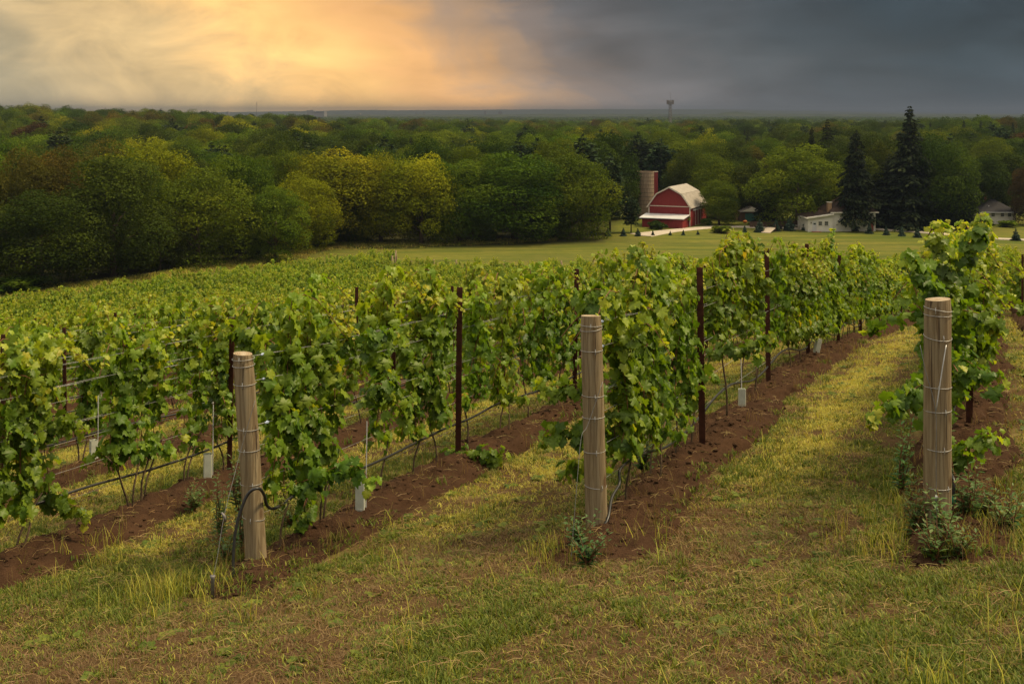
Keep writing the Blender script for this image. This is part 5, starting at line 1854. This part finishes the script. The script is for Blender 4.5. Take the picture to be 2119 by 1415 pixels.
def build_hip_house():
    D = 262.0; c = on(2068, D); m = D / F; X = lambda px: (px - 2068) * m
    root = empty('hip_roofed_house', c, R(-2), 'white house with dark hip roof and red chimney at the right edge', 'house')
    x0, x1 = X(2031), X(2102); b = MB(); b.box(x0, x1, 0, 9, -.2, 2.75); b.build('wall', M['white_paint'], root)
    e = .55; r = MB()
    r.add([(x0 - e, -e, 2.7), (x1 + e, -e, 2.7), (x1 + e, 9 + e, 2.7), (x0 - e, 9 + e, 2.7), (X(2063), 4.5, 5.2), (X(2074), 4.5, 5.2)], [(0, 1, 5, 4), (1, 2, 5), (2, 3, 4, 5), (3, 0, 4), (0, 3, 2, 1)])
    r.build('roof', M['roof_dark'], root)
    f = MB(); f.box(x0 - e - .03, x1 + e + .03, -e - .08, -e - .01, 2.52, 2.74); f.build('fascia', M['white_metal'], root)
    for a in (2051.5, 2070.5, 2085): window(root, X(a), X(a + 7), 1.7, 2.45, -.002)
    ch = MB(); ch.box(X(2056), X(2060), 5.0, 5.7, 3.5, 6.2); k = ch.build('chimney', M['brick_red'], root)
    cp = MB(); cp.box(X(2057), X(2059), 5.2, 5.5, 6.2, 6.6); cp.build('chimney_pot', M['pale_concrete'], k)
    v = MB(); v.tube([(X(2052), 1.6, 3.6), (X(2052), 1.6, 4.0)], .06, 6); v.build('vent_pipe', M['white_metal'], root)


def build_brown_house():
    D = 272.0; c = on(1545, D); m = D / F; X = lambda px: (px - 1545) * m
    root = empty('brown_house', c, 0, 'brown-roofed house with teal garage door among the trees', 'house')
    x0, x1 = X(1522), X(1572)
    b = MB(); b.box(x0, x1, 0, 8, -.2, 2.7); b.build('wall', M['brick_tan'], root)
    r = MB(); r.add([(x0 - .5, -.6, 2.6), (x1 + .5, -.6, 2.6), (x1 + .5, 8.6, 2.6), (x0 - .5, 8.6, 2.6), (x0 - .5, 4, 5.5), (x1 + .5, 4, 5.5)], [(0, 1, 5, 4), (1, 2, 5), (2, 3, 4, 5), (3, 0, 4), (0, 3, 2, 1)]); r.build('roof', M['roof_brown'], root)
    w = MB(); w.box(X(1527), X(1570), -4, -.002, -.2, 2.2); w.build('garage_wall', M['dark_wood'], root)
    g_ = MB(); g_.prism([(X(1526), 2.2), (X(1572), 2.2), (X(1549), 3.5)], -4.3, 1.5); g_.build('garage_roof', M['roof_grey'], root)
    f = MB(); f.prism([(X(1528.5), 2.32), (X(1569.5), 2.32), (X(1549), 3.38)], -4.36, -4.305); f.build('gable_board', M['white_paint'], root)
    d = MB(); d.box(X(1535), X(1562), -4.06, -4.002, 0, 1.9); d.build('garage_door', M['teal_paint'], root)
    ch = MB(); ch.box(X(1547), X(1556), 3.2, 4.2, 4.6, 6.0); k = ch.build('chimney', M['brick_red'], root)
    cp = MB(); cp.box(X(1547) - .08, X(1556) + .08, 3.1, 4.3, 6.0, 6.2); cp.build('chimney_cap', M['white_metal'], k)


def build_red_shed():
    c = on(1836, 275); b = MB(); root = empty('red_shed', c, .1, 'small dark red shed in the shade of the spruces', 'shed')
    b.prism([(-2.2, -.1), (2.2, -.1), (2.2, 1.9), (0, 2.8), (-2.2, 1.9)], 0, 3); b.build('wall', M['red_paint'], root)
    for s in (-1, 1):
        r = MB(); r.prism([(0, 2.83), (s * 2.5, 1.8), (s * 2.5, 1.92), (0, 2.95)], -.25, 3.25); r.build('roof_panel', M['roof_dark'], root)


build_barn(); build_silo(); build_white_house(); build_hip_house(); build_brown_house(); build_red_shed()


# ------------------------------------------------------------------ pickup truck and yard furniture
def build_truck():
    c = at(1733, 476)
    root = empty('pickup_truck', c, R(8), 'dark pickup truck parked before the white house', 'truck')
    # side profile, front at -x
    b = MB(); b.prism([(-2.75, .45), (2.75, .45), (2.75, 1.12), (.55, 1.12), (.45, 1.15), (-1.15, 1.12), (-2.55, 1.02), (-2.75, .85)], -.95, .95); b.build('body', M['car_black'], root)
    cb = MB(); cb.add([(-1.15, -.9, 1.12), (.55, -.9, 1.12), (.45, -.75, 1.82), (-.55, -.75, 1.82), (-1.15, .9, 1.12), (.55, .9, 1.12), (.45, .75, 1.82), (-.55, .75, 1.82)],
                      [(0, 1, 2, 3), (7, 6, 5, 4), (3, 2, 6, 7), (0, 3, 7, 4), (1, 5, 6, 2)]); cb.build('cab', M['car_black'], root)
    w = MB(); w.add([(-1.16, -.72, 1.2), (-.62, -.66, 1.76), (-.62, .66, 1.76), (-1.16, .72, 1.2)], [(0, 1, 2, 3)]); w.build('windscreen', M['lamp_and_sheen_glass'], root)  # near-white pane, a reflection painted on the windscreen
    for s in (-1, 1):
        w = MB(); w.add([(-.85, s * .885, 1.2), (.38, s * .885, 1.2), (.34, s * .79, 1.7), (-.5, s * .79, 1.7)], [(0, 1, 2, 3)]); w.build('side_window', M['window_glass'], root)
        h = MB(); h.box(-2.79, -2.70, s * .55 - .2, s * .55 + .2, .75, .95); h.build('headlight', M['lamp_and_sheen_glass'], root)
        for x in (-1.75, 1.65):
            t = MB(); t.tube([(x, s * .98, .40), (x, s * .72, .40)], .40, 16); ty = t.build('wheel', M['tyre_rubber'], root)
            r = MB(); r.tube([(x, s * .995, .40), (x, s * .95, .40)], .22, 12); r.build('rim', M['chrome'], ty)
    bp = MB(); bp.box(-2.85, -2.752, -.9, .9, .45, .65); bp.build('bumper', M['chrome'], root)
    hd = MB(); hd.prism([(-2.6, 1.03), (-1.2, 1.13), (-1.2, 1.15), (-2.6, 1.06)], -.85, .85); hd.build('bonnet_reflection', M['bonnet_sheen'], root)  # reflection painted as a pale sheet over the dark truck's hood


def chair_dark(px, py, lab):
    c = at(px, py); root = empty('garden_chair', c, .3, lab, 'chair', 'garden chairs by the drive')
    b = MB(); b.box(-.3, .3, -.3, .3, .38, .44); b.build('seat', M['car_black'], root)
    b = MB(); b.box(-.3, .3, .26, .32, .44, 1.05); b.build('backrest', M['car_black'], root)
    for x in (-.27, .27):
        for y in (-.27, .27):
            b = MB(); b.box(x - .03, x + .03, y - .03, y + .03, 0, .38); b.build('leg', M['car_black'], root)


build_truck()
chair_dark(1617, 478, 'left dark garden chair between the young spruces'); chair_dark(1626, 478, 'right dark garden chair beside the tallest young spruce')


def build_yard():
    c = at(1651, 474); root = empty('white_table', c, 0, 'long white outdoor table before the white house', 'table')
    b = MB(); b.box(-1.1, 1.1, -.4, .4, .74, .82); b.build('tabletop', M['white_paint'], root)
    for x in (-.9, .9):
        for y in (-.3, .3):
            b = MB(); b.box(x - .05, x + .05, y - .05, y + .05, 0, .74); b.build('leg', M['white_paint'], root)
    c = at(1590, 481); root = empty('wooden_ramp', c, R(-30), 'pale wooden ramp beside a young spruce', 'ramp')
    b = MB(); b.add([(-1, -2, .02), (1, -2, .02), (1, 2, .75), (-1, 2, .75), (-1, -2, .12), (1, -2, .12), (1, 2, .87), (-1, 2, .87)], [(0, 3, 2, 1), (4, 5, 6, 7), (0, 1, 5, 4), (1, 2, 6, 5), (2, 3, 7, 6), (3, 0, 4, 7)]); b.build('deck', M['grey_wood'], root)
    for x in (-.95, .95):
        b = MB(); b.box(x - .05, x + .05, 1.7, 1.95, -.1, 1.5); b.build('rail_post', M['dark_wood'], root)
    # brown board fence behind the chairs
    c = at(1612, 471); root = empty('board_fence', c, R(2), 'low brown board fence behind the garden chairs', 'fence')
    for i in range(14):
        b = MB(); b.box(-6.5 + i * .95, -5.62 + i * .95, -.03, .03, .05, 1.25 + .05 * ((i * 7) % 3)); b.build('board', M['dark_wood'], root)
    b = MB(); b.box(-6.6, 6.8, .035, .10, .9, 1.0); b.build('rail', M['dark_wood'], root)
    c = at(1542, 462)
    import bmesh
    bm = bmesh.new(); bmesh.ops.create_uvsphere(bm, u_segments=16, v_segments=8, radius=.42)
    for v in bm.verts:
        a = math.atan2(v.co.y, v.co.x); k = 1 - .08 * abs(math.sin(4 * a)); v.co.x *= k * 1.15; v.co.y *= k * 1.15; v.co.z *= .8
    me = bpy.data.meshes.new('pumpkin'); bm.to_mesh(me); bm.free(); me.materials.append(M['orange_skin'])
    o = link('pumpkin', me, None, c + Vector((0, 0, .34))); tag(o, 'large orange pumpkin before the brown-roofed house', 'pumpkin')
    s = MB(); s.tube([(0, 0, .3), (.03, 0, .45)], .05, 6); s.build('stalk', M['dark_wood'], o)


build_yard()


# ------------------------------------------------------------------ towers and far buildings
def lattice(loc, H, w0, w1, nseg, r, name, label, head=True):
    root = empty(name, loc, .4, label, 'tower'); legs = [[], [], []]
    for i in range(nseg + 1):
        t = i / nseg; w = w0 + (w1 - w0) * t
        for j in range(3): a = 2 * PI * j / 3; legs[j].append(Vector((w * math.cos(a), w * math.sin(a), H * t)))
    for j in range(3):
        b = MB(); b.tube(legs[j], r, 5); b.build('leg', M['tower_steel'], root)
    b = MB()
    for i in range(nseg):
        for j in range(3):
            k = (j + 1) % 3
            b.tube([legs[j][i], legs[k][i + 1]], r * .6, 4, False); b.tube([legs[k][i], legs[j][i + 1]], r * .6, 4, False); b.tube([legs[j][i], legs[k][i]], r * .6, 4, False)
    b.build('bracing', M['tower_steel'], root)
    if head:
        p = MB(); p.ring((0, 0, H - .6), 2.2, .15, 12, 4); p.ring((0, 0, H - 2.4), 2.0, .15, 12, 4); p.build('antenna_mount', M['tower_steel'], root)
        for i in range(9):
            a = 2 * PI * i / 9; q = MB(); x, y = 2.3 * math.cos(a), 2.3 * math.sin(a)
            q.box(x - .22, x + .22, y - .22, y + .22, H - 2.4, H + .6); q.build('antenna_panel', M['tower_steel'], root)
        q = MB(); q.tube([(0, 0, H), (0, 0, H + 6.5)], .09, 5); q.build('whip_antenna', M['tower_steel'], root)
    return root


def build_far():
    D = 820.0; p = on(1387, D)
    lattice(p, -(209 - 236) / F * D - p.z, 1.9, 1.0, 15, .13, 'cell_tower', 'steel lattice cell tower with antenna panels above the woods')
    D = 2600.0; p = on(531, D)
    top = -(211 - 236) / F * D - p.z
    root = empty('radio_mast', p, 0, 'thin radio mast on the left horizon', 'mast')
    for i in range(6):
        b = MB(); b.tube([(0, 0, top * i / 6), (0, 0, top * (i + 1) / 6)], .75 - .05 * i, 6); b.build('mast_section', M['tower_steel'], root)
    # long pale works building on the horizon
    D = 4200.0; m = D / F; p = on(653, D); X = lambda px: (px - 653) * m; Z = lambda py: -(py - 236) * m - p.z
    root = empty('works_building', p, 0, 'long pale industrial building with a taller block on the left horizon', 'building')
    b = MB(); b.box(X(649), X(671), 0, 60, 0, Z(231)); b.build('long_block', M['pale_concrete'], root)
    b = MB(); b.box(X(634.5), X(649) - .5, 0, 50, 0, Z(229)); b.build('tall_block', M['pale_concrete'], root)
    b = MB(); b.box(X(642), X(648), 5, 30, Z(229), Z(228)); b.build('roof_house', M['far_concrete'], root)
    for i in range(9):
        w = MB(); w.box(X(651 + i * 2.1), X(652.1 + i * 2.1), -.5, -.02, Z(234), Z(232.2)); w.build('window', M['window_glass'], root)
    D = 4600.0
    for px, w, ty, lab, nm in ((1004, 5, 231.3, 'small tower block left of the wider one on the middle horizon', 'tower_block'), (1035, 9, 232, 'wider grey block on the middle horizon', 'tower_block'),
                               (861, 2.4, 232, 'left of two chimney stacks on the horizon', 'chimney_stack'), (878, 2.4, 232, 'right of two chimney stacks on the horizon', 'chimney_stack'), (470, 4, 232.5, 'small steeple-like block on the left horizon', 'tower_block'),
                               (799, 1.2, 230.5, 'thin mast on the horizon right of the pale works', 'mast'), (745, 5, 235, 'small water tower on the horizon', 'water_tower')):
        p = on(px, D); m = D / F; h = -(ty - 236) * m - p.z; root = empty(nm, p, 0, lab, nm.replace('_', ' '))
        b = MB()
        if nm == 'chimney_stack' or nm == 'mast': b.tube([(0, 0, 0), (0, 0, h)], [w * m * .55, w * m * .4], 10); b.build('shaft', M['far_concrete'], root)
        elif nm == 'water_tower':
            b.tube([(0, 0, 0), (0, 0, h * .7)], 2.0, 8); b.build('column', M['far_concrete'], root)
            b = MB(); b.tube([(0, 0, h * .68), (0, 0, h * .8), (0, 0, h), (0, 0, h * 1.06)], [2, w * m * .5, w * m * .5, 1.0], 14); b.build('tank', M['pale_concrete'], root)
        else:
            b.box(-w * m / 2, w * m / 2, 0, 30, 0, h); b.build('wall', M['far_concrete'], root)
            b = MB(); b.box(-w * m / 5, w * m / 4, 5, 20, h, h + 3); b.build('roof_house', M['far_concrete'], root)


build_far()


def build_hills():
    """low wooded ridges at the horizon"""
    def ridge(name, D, ctrl, amp, seed, depth, label):
        px = np.linspace(-700, 2900, 420); x = (px - 1059.5) / F * D
        top = np.interp(px, [c[0] for c in ctrl], [-(c[1] - 236) / F * D for c in ctrl]) + (fbm(px / 60, px * 0, 4, seed) - .5) * amp + (fbm(px / 9, px * 0 + 3, 2, seed + 4) - .5) * amp * .35
        rows = [(-depth * .5, -40.0), (-depth * .35, None), (0, 1.0), (depth, -40.0)]
        vs = []
        for dy, q in rows:
            z = top if q == 1.0 else (np.full_like(top, q) if q is not None else -25 + (top + 25) * .55)
            vs.append(np.stack([x, np.full_like(x, D + dy), z], -1))
        v = np.vstack(vs); n = len(px); i = np.arange(3)[:, None] * n; j = np.arange(n - 1)[None]
        f = np.stack([i + j, i + j + 1, i + n + j + 1, i + n + j], -1).reshape(-1, 4)
        o = link(name, mesh_np(name, v, f, M['hill'], True)); tag(o, label, 'hills', kind='structure')
    ridge('near_hills', 4600, [(-700, 238), (0, 239), (450, 238), (900, 237.5), (1200, 236), (1480, 236.5), (1505, 232.5), (1525, 231.5), (1545, 233), (1570, 235.5), (1900, 237), (2119, 238), (2900, 238)], 3, 3, 400, 'low dark wooded ridge with a small mound on the horizon')
    ridge('far_hills', 8400, [(-700, 236), (200, 236), (480, 232), (700, 229), (1100, 227), (1300, 226), (1500, 227), (1700, 230), (1950, 234), (2200, 236), (2900, 236)], 6, 9, 700, 'pale blue range on the horizon')


build_hills()


# ------------------------------------------------------------------ haze
def build_haze():
    m = bpy.data.materials.new('haze'); m.use_nodes = True; nt = m.node_tree; nt.nodes.clear()
    out = nt.nodes.new('ShaderNodeOutputMaterial'); v = nt.nodes.new('ShaderNodeVolumePrincipled')
    v.inputs['Color'].default_value = (.29, .36, .52, 1); v.inputs['Density'].default_value = HAZE_D; v.inputs['Anisotropy'].default_value = .72
    nt.links.new(v.outputs[0], out.inputs['Volume'])
    b = MB(); b.box(-9300, 9300, -9300, 9300, -70, 48); o = b.build('haze', m)
    tag(o, 'thin evening haze over the plain', 'haze', kind='stuff')


HAZE_D = 2.0e-4
build_haze()
